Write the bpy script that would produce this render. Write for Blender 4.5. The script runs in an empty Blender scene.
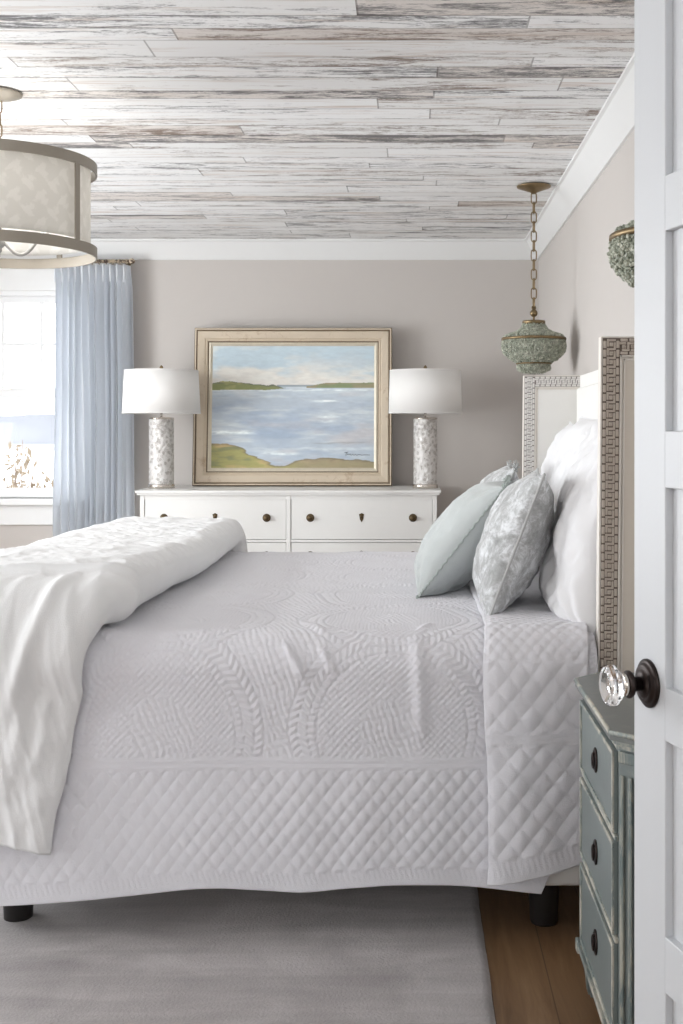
import bpy, bmesh, math, random
import numpy as np
from mathutils import Vector, Matrix, Euler
random.seed(7)
rng = np.random.RandomState(5)
S = bpy.context.scene
COL = S.collection
PI = math.pi
H = 1.30                      # eye height
F = 1160.0                    # focal length in pixels (683 wide frame)

# ------------------------------------------------------------------ camera
cam = bpy.data.cameras.new('camera'); co = bpy.data.objects.new('camera', cam); COL.objects.link(co)
cam.sensor_fit = 'HORIZONTAL'; cam.sensor_width = 36; cam.lens = F/683*36
cam.shift_x = -(412-341.5)/683; cam.shift_y = -(512-432)/683
cam.clip_start = .05; cam.clip_end = 600
co.location = (0, 0, H); co.rotation_euler = (PI/2, 0, 0)
S.camera = co
S.view_settings.view_transform = 'Standard'; S.view_settings.look = 'None'
S.view_settings.gamma = 1; S.view_settings.use_curve_mapping = False
S.view_settings.exposure = 0.06

# ------------------------------------------------------------------ materials
def s2l(c):
    return tuple(((v/255)/12.92 if v/255 <= .04045 else ((v/255+.055)/1.055)**2.4) for v in c)
def rgb(r, g, b): return (*s2l((r, g, b)), 1)
class NT:
    def __init__(s, name):
        s.m = bpy.data.materials.new(name); s.m.use_nodes = True
        s.t = s.m.node_tree; s.t.nodes.clear()
        s.out = s.n('ShaderNodeOutputMaterial')
    def n(s, typ, **kw):
        nd = s.t.nodes.new(typ)
        for k, v in kw.items(): setattr(nd, k, v)
        return nd
    def l(s, a, b): s.t.links.new(a, b)
    def val(s, sock, v):
        if hasattr(v, 'is_linked') or isinstance(v, bpy.types.NodeSocket): s.l(v, sock)
        else: sock.default_value = v
    def math(s, op, a, b=0.0, c=None, clamp=False):
        nd = s.n('ShaderNodeMath', operation=op, use_clamp=clamp)
        s.val(nd.inputs[0], a); s.val(nd.inputs[1], b)
        if c is not None: s.val(nd.inputs[2], c)
        return nd.outputs[0]
    def mix(s, f, a, b, bt='MIX'):
        nd = s.n('ShaderNodeMix', data_type='RGBA', blend_type=bt)
        s.val(nd.inputs[0], f); s.val(nd.inputs[6], a); s.val(nd.inputs[7], b)
        return nd.outputs[2]
    def coord(s, scale=(1, 1, 1), which='Object'):
        tc = s.n('ShaderNodeTexCoord'); mp = s.n('ShaderNodeMapping')
        mp.inputs['Scale'].default_value = scale; s.l(tc.outputs[which], mp.inputs['Vector'])
        return mp.outputs[0]
    def noise(s, vec, scale, detail=3, rough=.5, dist=0.0, out=0):
        nd = s.n('ShaderNodeTexNoise'); s.l(vec, nd.inputs['Vector'])
        nd.inputs['Scale'].default_value = scale; nd.inputs['Detail'].default_value = detail
        nd.inputs['Roughness'].default_value = rough; nd.inputs['Distortion'].default_value = dist
        return nd.outputs[out]
    def ramp(s, fac, stops):
        nd = s.n('ShaderNodeValToRGB'); s.l(fac, nd.inputs[0]); e = nd.color_ramp.elements
        while len(e) < len(stops): e.new(.5)
        for i, (p, c) in enumerate(stops):
            e[i].position = p; e[i].color = c if not isinstance(c, (int, float)) else (c, c, c, 1)
        return nd.outputs[0]
    def bump(s, h, strength=.3, dist=.01):
        nd = s.n('ShaderNodeBump'); nd.inputs['Strength'].default_value = strength
        nd.inputs['Distance'].default_value = dist; s.l(h, nd.inputs['Height']); return nd.outputs[0]
    def bsdf(s, color, rough=.6, metal=0.0, bump=None, **kw):
        b = s.n('ShaderNodeBsdfPrincipled'); s.val(b.inputs['Base Color'], color)
        s.val(b.inputs['Roughness'], rough); s.val(b.inputs['Metallic'], metal)
        if bump is not None: s.l(bump, b.inputs['Normal'])
        for k, v in kw.items(): s.val(b.inputs[k.replace('_', ' ')], v)
        s.l(b.outputs[0], s.out.inputs[0]); s.b = b; return b

def simple(name, col, rough=.5, metal=0.0, var=.06, nscale=14, bstr=.1, bscale=120, scale=(1, 1, 1), **kw):
    t = NT(name); v = t.coord(scale); nz = t.noise(v, nscale, 4)
    dark = tuple(c*(1-var*2) for c in col[:3])+(1,)
    c = t.mix(nz, dark, col)
    bp = t.bump(t.noise(v, bscale, 2), bstr, .004)
    t.bsdf(c, rough, metal, bp, **kw); return t.m

M = {}
M['wall'] = simple('painted_plaster', rgb(202, 196, 191), .9, var=.01, bstr=.05)
M['trim'] = simple('white_trim_paint', rgb(234, 234, 233), .5, var=.01, bstr=.03)
M['door'] = simple('white_door_paint', rgb(204, 206, 209), .42, var=.01, bstr=.03)
M['dresser'] = simple('ivory_furniture_paint', rgb(236, 235, 232), .38, var=.015, bstr=.04)
M['bronze'] = simple('oiled_bronze', rgb(56, 48, 46), .38, .85, var=.1)
M['brass'] = simple('aged_brass', rgb(150, 130, 98), .42, .85, var=.2, nscale=40)
M['knobbrass'] = simple('dark_brass', rgb(105, 88, 64), .4, .8, var=.2, nscale=60)
M['champagne'] = simple('champagne_metal', rgb(160, 152, 140), .45, .35, var=.05)
M['nickel'] = simple('polished_nickel', rgb(215, 208, 200), .2, 1.0, var=.03)
M['gunmetal'] = simple('chandelier_arm_metal', rgb(170, 168, 164), .4, .5, var=.05)
M['leg'] = simple('black_leg_paint', rgb(38, 35, 34), .5, var=.1)
M['lamp_shade'] = simple('white_linen_shade', rgb(243, 241, 238), .85, var=.015, bstr=.12, bscale=300, scale=(1, 1, .3))
M['upholstery'] = simple('ivory_upholstery', rgb(238, 236, 232), .85, var=.01, bstr=.15, bscale=260)
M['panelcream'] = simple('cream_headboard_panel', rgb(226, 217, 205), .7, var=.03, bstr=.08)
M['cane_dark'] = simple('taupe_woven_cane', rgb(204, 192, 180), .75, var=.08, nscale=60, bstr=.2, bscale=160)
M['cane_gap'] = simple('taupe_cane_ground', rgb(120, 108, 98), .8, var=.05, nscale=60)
M['cane_white'] = simple('pale_woven_cane', rgb(232, 228, 224), .7, var=.04, nscale=60)
M['cane_wgap'] = simple('grey_cane_ground', rgb(140, 132, 128), .8, var=.05, nscale=60)
M['edge'] = simple('ivory_edge_paint', rgb(236, 230, 222), .6, var=.02)
M['sheet'] = simple('white_cotton', rgb(238, 237, 238), .9, var=.01, bstr=.12, bscale=400, Sheen_Weight=.15)
M['coverlet'] = simple('white_matelasse', rgb(235, 234, 239), .9, var=.012, bstr=.35, bscale=330, Sheen_Weight=.15)
M['duvet'] = simple('washed_white_linen', rgb(240, 240, 240), .92, var=.012, bstr=.25, bscale=380, Sheen_Weight=.15)
M['mattress'] = simple('white_ticking', rgb(232, 230, 228), .9, var=.01)
M['blue'] = simple('pale_sea_green_linen', rgb(200, 205, 204), .85, var=.05, nscale=20, bstr=.3, bscale=420, Sheen_Weight=.3)
M['tassel'] = simple('grey_green_raw_edge', rgb(190, 198, 194), .95, var=.1, nscale=50, bstr=.5)
M['snow'] = simple('snow_ground', rgb(245, 246, 250), .9, var=.01)
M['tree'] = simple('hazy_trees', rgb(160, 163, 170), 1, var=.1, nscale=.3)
M['tanleaf'] = simple('tan_winter_leaves', rgb(160, 146, 126), .8, var=.2, nscale=8)
M['twig'] = simple('winter_twigs', rgb(150, 132, 118), .8, var=.1)
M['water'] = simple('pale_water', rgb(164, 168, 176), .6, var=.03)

def velvet():
    t = NT('silver_crushed_velvet'); v = t.coord()
    n1 = t.noise(v, 15, 8, .75, .7); n2 = t.noise(v, 60, 3, .6, .5)
    f = t.math('MULTIPLY_ADD', n1, .75, t.math('MULTIPLY', n2, .25))
    c = t.ramp(f, [(.34, rgb(140, 140, 139)), (.48, rgb(178, 179, 179)), (.60, rgb(236, 238, 240))])
    t.bsdf(c, .55, 0, t.bump(n1, .5, .01), Sheen_Weight=.6, Sheen_Roughness=.4); return t.m
M['velvet'] = velvet()
M['piping'] = simple('silver_piping', rgb(196, 197, 196), .7, var=.05)

def curtain_mat():
    t = NT('pale_blue_sheer_linen'); v = t.coord((1, 1, .15)); nz = t.noise(v, 260, 2)
    c = t.mix(nz, rgb(238, 241, 245), rgb(246, 248, 251))
    b = t.bsdf(c, .9, 0, t.bump(nz, .15, .002))
    tr = t.n('ShaderNodeBsdfTranslucent'); tr.inputs[0].default_value = rgb(238, 243, 249)
    mx = t.n('ShaderNodeMixShader'); mx.inputs[0].default_value = .28
    t.l(b.outputs[0], mx.inputs[1]); t.l(tr.outputs[0], mx.inputs[2]); t.l(mx.outputs[0], t.out.inputs[0]); return t.m
M['curtain'] = curtain_mat()

def shade_mat():
    t = NT('damask_drum_fabric'); tc = t.n('ShaderNodeTexCoord')
    sp = t.n('ShaderNodeSeparateXYZ'); t.l(tc.outputs['UV'], sp.inputs[0])
    u = t.math('MULTIPLY', sp.outputs[0], 44*PI); w = t.math('MULTIPLY', sp.outputs[1], 6*PI)
    a = t.math('MULTIPLY', t.math('SINE', u), t.math('SINE', w))
    b2 = t.math('SINE', t.math('ADD', t.math('MULTIPLY', u, 2.0), t.math('MULTIPLY', t.math('COSINE', w), 3.0)))
    nz = t.noise(t.coord(which='Object'), 45, 4, .6, 1.5)
    h = t.math('MULTIPLY_ADD', b2, .35, a); h = t.math('MULTIPLY_ADD', nz, 2.2, h)
    f = t.ramp(t.math('MULTIPLY_ADD', h, .25, .1), [(.38, 0), (.5, 1)])
    c = t.mix(f, rgb(208, 206, 201), rgb(222, 220, 216))
    b = t.bsdf(c, .85, 0)
    tr = t.n('ShaderNodeBsdfTranslucent'); tr.inputs[0].default_value = rgb(236, 233, 228)
    mx = t.n('ShaderNodeMixShader'); mx.inputs[0].default_value = .35
    t.l(b.outputs[0], mx.inputs[1]); t.l(tr.outputs[0], mx.inputs[2]); t.l(mx.outputs[0], t.out.inputs[0]); return t.m
M['drum'] = shade_mat()

def glasspane():
    t = NT('window_glass'); a = t.n('ShaderNodeBsdfTransparent'); g = t.n('ShaderNodeBsdfGlossy')
    g.inputs['Roughness'].default_value = .02; mx = t.n('ShaderNodeMixShader'); mx.inputs[0].default_value = .006
    t.l(a.outputs[0], mx.inputs[1]); t.l(g.outputs[0], mx.inputs[2]); t.l(mx.outputs[0], t.out.inputs[0]); return t.m
M['pane'] = glasspane()
def crystal():
    t = NT('clear_crystal'); t.bsdf((1, 1, 1, 1), .02, 0, None, Transmission_Weight=1.0, IOR=1.5); return t.m
M['crystal'] = crystal()

def ceiling_mat():
    t = NT('whitewashed_barn_boards'); tc = t.n('ShaderNodeTexCoord'); sp = t.n('ShaderNodeSeparateXYZ')
    t.l(tc.outputs['Object'], sp.inputs[0]); x, y = sp.outputs[0], sp.outputs[1]
    yw = t.math('ADD', y, t.math('MULTIPLY', t.math('SINE', t.math('MULTIPLY', y, 19.0)), .018))
    yr = t.math('MULTIPLY', yw, 1/.118)
    row = t.math('FLOOR', yr); fy = t.math('FRACT', yr)
    wn = t.n('ShaderNodeTexWhiteNoise', noise_dimensions='1D'); t.l(row, wn.inputs['W'])
    xr = t.math('ADD', t.math('MULTIPLY', x, .62), t.math('MULTIPLY', wn.outputs[0], 7.3))
    ci = t.math('FLOOR', xr); fx = t.math('FRACT', xr)
    idn = t.math('ADD', t.math('MULTIPLY', row, 13.7), t.math('MULTIPLY', ci, 3.1))
    w2 = t.n('ShaderNodeTexWhiteNoise', noise_dimensions='1D'); t.l(idn, w2.inputs['W'])
    w3 = t.n('ShaderNodeTexWhiteNoise', noise_dimensions='1D'); t.l(t.math('ADD', idn, 55.5), w3.inputs['W'])
    r1, r2 = w2.outputs[0], w3.outputs[0]
    cb = t.n('ShaderNodeCombineXYZ')
    t.l(t.math('ADD', x, t.math('MULTIPLY', r1, 30.0)), cb.inputs[0]); t.l(y, cb.inputs[1]); t.l(t.math('MULTIPLY', r2, 20.0), cb.inputs[2])
    def streak(sx, sy, sc, det, ro, di=0.0):
        mp = t.n('ShaderNodeMapping'); mp.inputs['Scale'].default_value = (sx, sy, 1); t.l(cb.outputs[0], mp.inputs[0])
        return t.noise(mp.outputs[0], sc, det, ro, di)
    big = streak(1.3, 8, 2.6, 8, .78, .9)       # long weathered patches
    fine = streak(4.5, 30, 3.0, 8, .8, .8)    # grain
    tiny = streak(26, 90, 3.0, 5, .8)
    patch = streak(.5, 2.2, 2.0, 3, .5)
    edge = t.math('ABSOLUTE', t.math('SUBTRACT', fy, .5))
    k = t.math('MULTIPLY_ADD', fine, .60, t.math('MULTIPLY', big, 1.15))
    k = t.math('MULTIPLY_ADD', t.math('SUBTRACT', tiny, .17), .45, k)
    k = t.math('MULTIPLY_ADD', t.math('POWER', t.math('MULTIPLY', edge, 2.0), 3.0), .05, k)
    pd = t.math('SUBTRACT', t.math('POWER', r1, 2.5), .3)
    k = t.math('MULTIPLY_ADD', pd, .15, k)
    k = t.math('MULTIPLY_ADD', t.math('SUBTRACT', patch, .5), .35, k)
    dark = t.ramp(t.math('SUBTRACT', k, .62), [(.44, 0.0), (.495, .4), (.58, .9)])
    brown = t.ramp(streak(1.1, 16, 2.0, 4, .6, .3), [(.54, 0.0), (.7, .6)])
    base = t.mix(r2, rgb(252, 252, 252), rgb(240, 240, 239))
    base = t.mix(t.math('MULTIPLY', t.math('GREATER_THAN', r1, .8), .5), base, rgb(214, 200, 188))
    base = t.mix(t.math('MULTIPLY', fine, .18), base, rgb(206, 206, 208))
    base = t.mix(brown, base, rgb(196, 176, 160))
    dcol = t.mix(t.math('GREATER_THAN', r2, .72), rgb(92, 90, 92), rgb(120, 100, 86))
    c = t.mix(dark, base, dcol)
    gap = t.math('GREATER_THAN', edge, .482)
    gx = t.math('LESS_THAN', fx, .0035)
    g = t.math('MAXIMUM', t.math('MULTIPLY', gap, .55), t.math('MULTIPLY', gx, .5))
    c = t.mix(g, c, rgb(84, 76, 70))
    hh = t.math('SUBTRACT', t.math('MULTIPLY_ADD', fine, .5, t.math('MULTIPLY', r1, .6)), g)
    t.bsdf(c, .85, 0, t.bump(hh, .35, .006)); return t.m
M['ceiling'] = ceiling_mat()

def floor_mat():
    t = NT('oak_floorboards'); tc = t.n('ShaderNodeTexCoord'); sp = t.n('ShaderNodeSeparateXYZ')
    t.l(tc.outputs['Object'], sp.inputs[0]); x, y = sp.outputs[0], sp.outputs[1]
    xr = t.math('MULTIPLY', t.math('ADD', x, 10.035), 1/.14); row = t.math('FLOOR', xr); fx = t.math('FRACT', xr)
    wn = t.n('ShaderNodeTexWhiteNoise', noise_dimensions='1D'); t.l(row, wn.inputs['W'])
    cb = t.n('ShaderNodeCombineXYZ'); t.l(t.math('MULTIPLY', x, 14.0), cb.inputs[0])
    t.l(t.math('MULTIPLY', y, 1.3), cb.inputs[1]); t.l(t.math('MULTIPLY', wn.outputs[0], 40.0), cb.inputs[2])
    nz = t.noise(cb.outputs[0], 2.2, 6, .65, .6)
    c = t.ramp(nz, [(.3, rgb(112, 84, 58)), (.55, rgb(140, 110, 80)), (.75, rgb(160, 130, 98))])
    c = t.mix(t.math('MULTIPLY', wn.outputs[0], .35), c, rgb(120, 88, 60))
    g = t.math('GREATER_THAN', t.math('ABSOLUTE', t.math('SUBTRACT', fx, .5)), .49)
    c = t.mix(t.math('MULTIPLY', g, .6), c, rgb(50, 34, 24))
    t.bsdf(c, .45, 0, t.bump(nz, .1, .004)); return t.m
M['floor'] = floor_mat()

def rug_mat():
    t = NT('grey_viscose_pile'); v = t.coord((1, 7, 1)); a = t.noise(v, 1.6, 4, .6, .4)
    v2 = t.coord((1, 1, 1)); b = t.noise(v2, 3.0, 5, .65, 1.0); c3 = t.noise(v2, 140, 2)
    f = t.math('MULTIPLY_ADD', a, .5, t.math('MULTIPLY', b, .5)); f = t.math('MULTIPLY_ADD', c3, .12, f)
    c = t.ramp(f, [(.38, rgb(136, 129, 128)), (.55, rgb(160, 153, 152)), (.7, rgb(184, 178, 177))])
    t.bsdf(c, .8, 0, t.bump(t.math('ADD', f, t.math('MULTIPLY', c3, .6)), .5, .006), Sheen_Weight=.4); return t.m
M['rug'] = rug_mat()

def paint_distress(name, base, worn, amt=.5, sc=(1, 1, 1), rough=.5, lo=.52):
    t = NT(name); v = t.coord(sc); a = t.noise(v, 24, 5, .7, .6); b = t.noise(v, 5, 3, .5)
    f = t.ramp(t.math('MULTIPLY_ADD', a, .7, t.math('MULTIPLY', b, .3)), [(lo, 0.0), (lo+.12, amt)])
    c0 = t.mix(b, tuple(x*.82 for x in base[:3])+(1,), base)
    t.bsdf(t.mix(f, c0, worn), rough, 0, t.bump(a, .15, .003)); return t.m
M['chest'] = paint_distress('sea_green_chest_paint', rgb(130, 139, 138), rgb(164, 167, 160), .3, (1, 1, 1), .45, .56)
M['chesttop'] = paint_distress('grey_green_chest_top', rgb(124, 128, 126), rgb(150, 154, 150), .3, (1, 1, 1), .4)
M['chestworn'] = paint_distress('worn_chest_moulding', rgb(140, 150, 147), rgb(204, 199, 186), .95, (2, .5, .5), .55, .44)
M['chestreed'] = paint_distress('worn_chest_reeding', rgb(122, 134, 133), rgb(190, 186, 172), .8, (2, 2, .3), .55, .50)
M['groove'] = simple('dark_chest_groove', rgb(66, 78, 80), .6, var=.1)
M['frame'] = paint_distress('weathered_champagne_frame', rgb(216, 200, 178), rgb(176, 152, 126), .8, (1, 1, 1), .5, .55)
M['framedark'] = simple('frame_umber_edge', rgb(112, 92, 68), .6, var=.15, nscale=30)
M['framelight'] = simple('frame_silver_leaf', rgb(222, 212, 192), .4, .2, var=.1, nscale=40)

def mica():
    t = NT('silver_embossed_mica'); v = t.coord(); vo = t.n('ShaderNodeTexVoronoi'); vo.feature = 'SMOOTH_F1'
    vo.inputs['Scale'].default_value = 46; t.l(v, vo.inputs['Vector'])
    n = t.noise(v, 60, 4, .6, 2.0)
    f = t.math('ADD', vo.outputs['Distance'], n)
    c = t.ramp(f, [(.5, rgb(220, 216, 212)), (.75, rgb(176, 170, 165)), (.95, rgb(222, 219, 216))])
    t.bsdf(c, .32, .35, t.bump(f, .9, .006)); return t.m
M['mica'] = mica()

def seaglass():
    t = NT('green_seaglass_beads'); v = t.coord(); n = t.noise(v, 55, 3, .6)
    c = t.ramp(n, [(.35, rgb(140, 146, 130)), (.5, rgb(172, 176, 160)), (.66, rgb(212, 212, 198))])
    t.bsdf(c, .4, 0, t.bump(n, .3, .004), Transmission_Weight=.0); return t.m
M['beads'] = seaglass()
def rodmat():
    t = NT('tortoise_curtain_rod'); v = t.coord((1, 1, 1)); n = t.noise(v, 50, 3, .6)
    t.bsdf(t.ramp(n, [(.42, rgb(78, 60, 48)), (.55, rgb(214, 196, 170))]), .5); return t.m
M['rod'] = rodmat()

# ------------------------------------------------------------------ geometry helpers
class G:
    def __init__(s): s.v = []; s.f = []; s.sm = []
    def add(s, vs, fs, smooth=False, xf=None):
        o = len(s.v)
        if xf is not None: vs = [tuple(xf @ Vector(p)) for p in vs]
        s.v += [tuple(p) for p in vs]; s.f += [tuple(i+o for i in f) for f in fs]; s.sm += [smooth]*len(fs)
        return s
    def box(s, x0, x1, y0, y1, z0, z1, bev=0.0, seg=2, xf=None, smooth=False):
        if bev <= 0:
            vs = [(x, y, z) for x in (x0, x1) for y in (y0, y1) for z in (z0, z1)]
            fs = [(0, 1, 3, 2), (4, 6, 7, 5), (0, 4, 5, 1), (2, 3, 7, 6), (0, 2, 6, 4), (1, 5, 7, 3)]
            return s.add(vs, fs, smooth, xf)
        bm = bmesh.new(); bmesh.ops.create_cube(bm, size=1)
        for v in bm.verts: v.co = ((x0+x1)/2+v.co.x*(x1-x0), (y0+y1)/2+v.co.y*(y1-y0), (z0+z1)/2+v.co.z*(z1-z0))
        bmesh.ops.bevel(bm, geom=bm.edges[:], offset=bev, segments=seg, profile=.5, affect='EDGES')
        vs = [tuple(v.co) for v in bm.verts]; fs = [tuple(v.index for v in f.verts) for f in bm.faces]; bm.free()
        return s.add(vs, fs, smooth or seg > 2, xf)
    def lathe(s, prof, n=32, xf=None, smooth=True, scal=None):
        vs = []; fs = []; m = len(prof)
        for i in range(n):
            a = 2*PI*i/n; k = scal(a) if scal else 1.0
            for r, z in prof: vs.append((r*k*math.cos(a), r*k*math.sin(a), z))
        for i in range(n):
            j = (i+1) % n
            for q in range(m-1): fs.append((i*m+q, j*m+q, j*m+q+1, i*m+q+1))
        if prof[0][0] > 1e-5: fs.append(tuple(i*m for i in range(n))[::-1])
        if prof[-1][0] > 1e-5: fs.append(tuple(i*m+m-1 for i in range(n)))
        return s.add(vs, fs, smooth, xf)
    def tube(s, pts, r, n=8, closed=False, xf=None, smooth=True):
        P = [Vector(p) for p in pts]; m = len(P); vs = []; fs = []
        up = None
        for i in range(m):
            if closed: d = P[(i+1) % m]-P[i-1]
            else: d = P[min(i+1, m-1)]-P[max(i-1, 0)]
            d.normalize()
            if up is None:
                up = Vector((0, 0, 1)) if abs(d.z) < .9 else Vector((1, 0, 0))
            a = d.cross(up)
            if a.length < 1e-4: a = d.cross(Vector((0, 1, 0)))
            a.normalize(); b = a.cross(d).normalized(); up = b
            rr = r[i] if isinstance(r, (list, tuple)) else r
            for k in range(n):
                t = 2*PI*k/n; vs.append(P[i]+a*(rr*math.cos(t))+b*(rr*math.sin(t)))
        for i in range(m if closed else m-1):
            j = (i+1) % m
            for k in range(n):
                l = (k+1) % n; fs.append((i*n+k, i*n+l, j*n+l, j*n+k))
        if not closed: fs += [tuple(range(n)), tuple((m-1)*n+k for k in range(n))[::-1]]
        return s.add(vs, fs, smooth, xf)
    def prism(s, poly, z0, z1, xf=None):
        n = len(poly); vs = [(x, y, z0) for x, y in poly]+[(x, y, z1) for x, y in poly]
        fs = [tuple(range(n))[::-1], tuple(range(n, 2*n))]+[(i, (i+1) % n, n+(i+1) % n, n+i) for i in range(n)]
        return s.add(vs, fs, False, xf)
    def sphere(s, c, r, n=12, m=8, sc=(1, 1, 1), xf=None):
        prof = [(max(r*math.sin(PI*q/m), 1e-6), -r*math.cos(PI*q/m)) for q in range(m+1)]
        X = Matrix.Translation(c) @ Matrix.Diagonal((*sc, 1))
        return s.lathe(prof, n, (xf @ X) if xf is not None else X)
    def build(s, name, mat, parent=None, loc=(0, 0, 0), fix=True):
        me = bpy.data.meshes.new(name); me.from_pydata(s.v, [], s.f); me.update()
        me.polygons.foreach_set('use_smooth', s.sm)
        if fix:
            bm = bmesh.new(); bm.from_mesh(me); bmesh.ops.recalc_face_normals(bm, faces=bm.faces[:]); bm.to_mesh(me); bm.free()
        me.materials.append(mat)
        o = bpy.data.objects.new(name, me); COL.objects.link(o); o.location = loc
        if parent: o.parent = parent
        return o
def empty(name, loc=(0, 0, 0), rot=(0, 0, 0)):
    o = bpy.data.objects.new(name, None); COL.objects.link(o); o.location = loc; o.rotation_euler = rot
    o.empty_display_size = .05; return o
def tag(o, label, cat, group=None, kind=None):
    o['label'] = label; o['category'] = cat
    if group: o['group'] = group
    if kind: o['kind'] = kind
    return o
def struct(o): o['kind'] = 'structure'; return o
def copy_tree(o, parent=None):
    c = o.copy(); COL.objects.link(c); c.parent = parent
    for ch in [x for x in bpy.data.objects if x.parent == o]: copy_tree(ch, c)
    return c
def grid_mesh(name, P, mat, parent=None, wrap_u=False, uv=False, colors=None):
    """P : (nu, nv, 3) array -> smooth mesh object"""
    nu, nv = P.shape[:2]; me = bpy.data.meshes.new(name)
    i = np.arange(nu if wrap_u else nu-1); j = np.arange(nv-1)
    I, J = np.meshgrid(i, j, indexing='ij'); I2 = (I+1) % nu
    q = np.stack([I*nv+J, I2*nv+J, I2*nv+J+1, I*nv+J+1], -1).reshape(-1, 4)
    me.vertices.add(nu*nv); me.vertices.foreach_set('co', P.reshape(-1).astype(np.float32))
    me.loops.add(q.size); me.loops.foreach_set('vertex_index', q.reshape(-1).astype(np.int32))
    me.polygons.add(len(q)); me.polygons.foreach_set('loop_start', np.arange(0, q.size, 4, dtype=np.int32))
    me.polygons.foreach_set('loop_total', np.full(len(q), 4, dtype=np.int32))
    me.polygons.foreach_set('use_smooth', np.ones(len(q), dtype=bool))
    me.update(calc_edges=True); me.validate()
    if uv:
        l = me.uv_layers.new(name='UVMap'); vi = q.reshape(-1)
        uu = (vi//nv)/(nu if wrap_u else nu-1); vv = (vi % nv)/(nv-1)
        l.data.foreach_set('uv', np.stack([uu, vv], -1).reshape(-1).astype(np.float32))
    if colors is not None:
        ca = me.color_attributes.new('pigment', 'FLOAT_COLOR', 'POINT')
        ca.data.foreach_set('color', colors.reshape(-1).astype(np.float32))
    me.materials.append(mat); o = bpy.data.objects.new(name, me); COL.objects.link(o)
    if parent: o.parent = parent
    return o
_perm = rng.rand(256, 256)
def vnoise(x, y, seed=0):
    x = np.asarray(x, float)+seed*17.31; y = np.asarray(y, float)+seed*5.77
    xi = np.floor(x).astype(int); yi = np.floor(y).astype(int); fx = x-xi; fy = y-yi
    fx = fx*fx*fx*(fx*(fx*6-15)+10); fy = fy*fy*fy*(fy*(fy*6-15)+10)
    g = lambda a, b: _perm[a % 256, b % 256]
    return ((g(xi, yi)*(1-fx)+g(xi+1, yi)*fx)*(1-fy)+(g(xi, yi+1)*(1-fx)+g(xi+1, yi+1)*fx)*fy)*2-1
def fbm(x, y, seed=0, o=4):
    t = 0; a = 1; n = 0
    for k in range(o): t = t+a*vnoise(x*2**k, y*2**k, seed+k*3); n += a; a *= .5
    return t/n
def sst(a, b, x): t = np.clip((x-a)/(b-a), 0, 1); return t*t*(3-2*t)

# ------------------------------------------------------------------ room shell
XR, YB, ZC, XL = .763, 7.0, 2.45, -3.4
struct(G().box(XL, XR+.3, -1.6, YB, -.06, 0).build('floor', M['floor']))
struct(G().box(XL-.1, XR+.35, -1.6, YB+.1, ZC, ZC+.05).build('ceiling', M['ceiling']))
struct(G().box(XR, XR+.12, .75, YB+.15, 0, ZC).build('wall_right', M['wall']))
WX0, WX1, WZ0, WZ1 = -2.81, -1.94, .905, 2.152
g = G()
g.box(XL-.12, WX0, YB, YB+.15, 0, ZC); g.box(WX1, XR, YB, YB+.15, 0, ZC)
g.box(WX0, WX1, YB, YB+.15, 0, WZ0); g.box(WX0, WX1, YB, YB+.15, WZ1, ZC)
struct(g.build('wall_back', M['wall']))
g = G(); LW = [(1.2, 2.9), (3.75, 5.5)]; ys = [.75, 1.3, 3.3, 4.35, 6.2, YB]
for a, b in ((.75, 1.2), (2.9, 3.75), (5.5, YB)): g.box(XL-.12, XL, a, b, 0, ZC)
for a, b in LW: g.box(XL-.12, XL, a, b, 0, .55); g.box(XL-.12, XL, a, b, 2.25, ZC)
struct(g.build('wall_left', M['wall']))
struct(G().box(.545, XR+.28, .74, .86, 0, ZC).build('wall_front', M['wall']))
struct(G().box(-2.12, XR+.28, -1.72, -1.6, 0, .95).box(-2.12, XR+.28, -1.72, -1.6, 2.40, ZC).box(-2.12, -1.95, -1.72, -1.6, .95, 2.40).box(.95, XR+.28, -1.72, -1.6, .95, 2.40).build('wall_hallway_end', M['wall']))  # unseen hallway end; its wide opening is shaped to let in front fill
struct(G().box(-2.12, -2.0, -1.6, .74, 0, ZC).build('wall_hallway_left', M['wall']))
struct(G().box(XR+.16, XR+.28, -1.6, .74, 0, ZC).build('wall_hallway_right', M['wall']))
struct(G().box(XL, -2.0, .74, .86, 0, ZC).build('wall_front', M['wall']))
struct(G().box(.525, .545, .70, .88, 0, 2.06, .003).build('trim_3', M['trim']))
for i, (a, b) in enumerate(LW):
    w = struct(G().box(XL-.1, XL-.02, a, a+.05, .55, 2.25).box(XL-.1, XL-.02, b-.05, b, .55, 2.25).box(XL-.1, XL-.02, a, b, .55, .61)
               .box(XL-.1, XL-.02, a, b, 2.19, 2.25).box(XL-.09, XL-.04, a, b, 1.38, 1.43).box(XL-.09, XL-.04, (a+b)/2-.03, (a+b)/2+.03, .6, 2.2)
               .build('window_%d' % (i+2), M['trim']))
# crown boards (sprung), mitred at the corner
p, d = .09, .112
def crown_profile(): return [(0, -d), (.012, -d), (.016, -d+.006), (p-.012, -.014), (p, -.010), (p, 0), (0, 0)]
pr = crown_profile(); n = len(pr)
g = G(); vs = [(XL, YB-a, ZC+b) for a, b in pr]+[(XR-a, YB-a, ZC+b) for a, b in pr]
g.add(vs, [(i, (i+1) % n, n+(i+1) % n, n+i) for i in range(n)]+[tuple(range(n)), tuple(range(n, 2*n))])
struct(g.build('trim_1', M['trim']))
g = G(); vs = [(XR-a, .86, ZC+b) for a, b in pr]+[(XR-a, YB-a, ZC+b) for a, b in pr]
g.add(vs, [(i, (i+1) % n, n+(i+1) % n, n+i) for i in range(n)]+[tuple(range(n)), tuple(range(n, 2*n))])
struct(g.build('trim_2', M['trim']))
def baseb(name, x0, x1, y0, y1): struct(G().box(x0, x1, y0, y1, 0, .13, .004).build(name, M['trim']))
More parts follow.
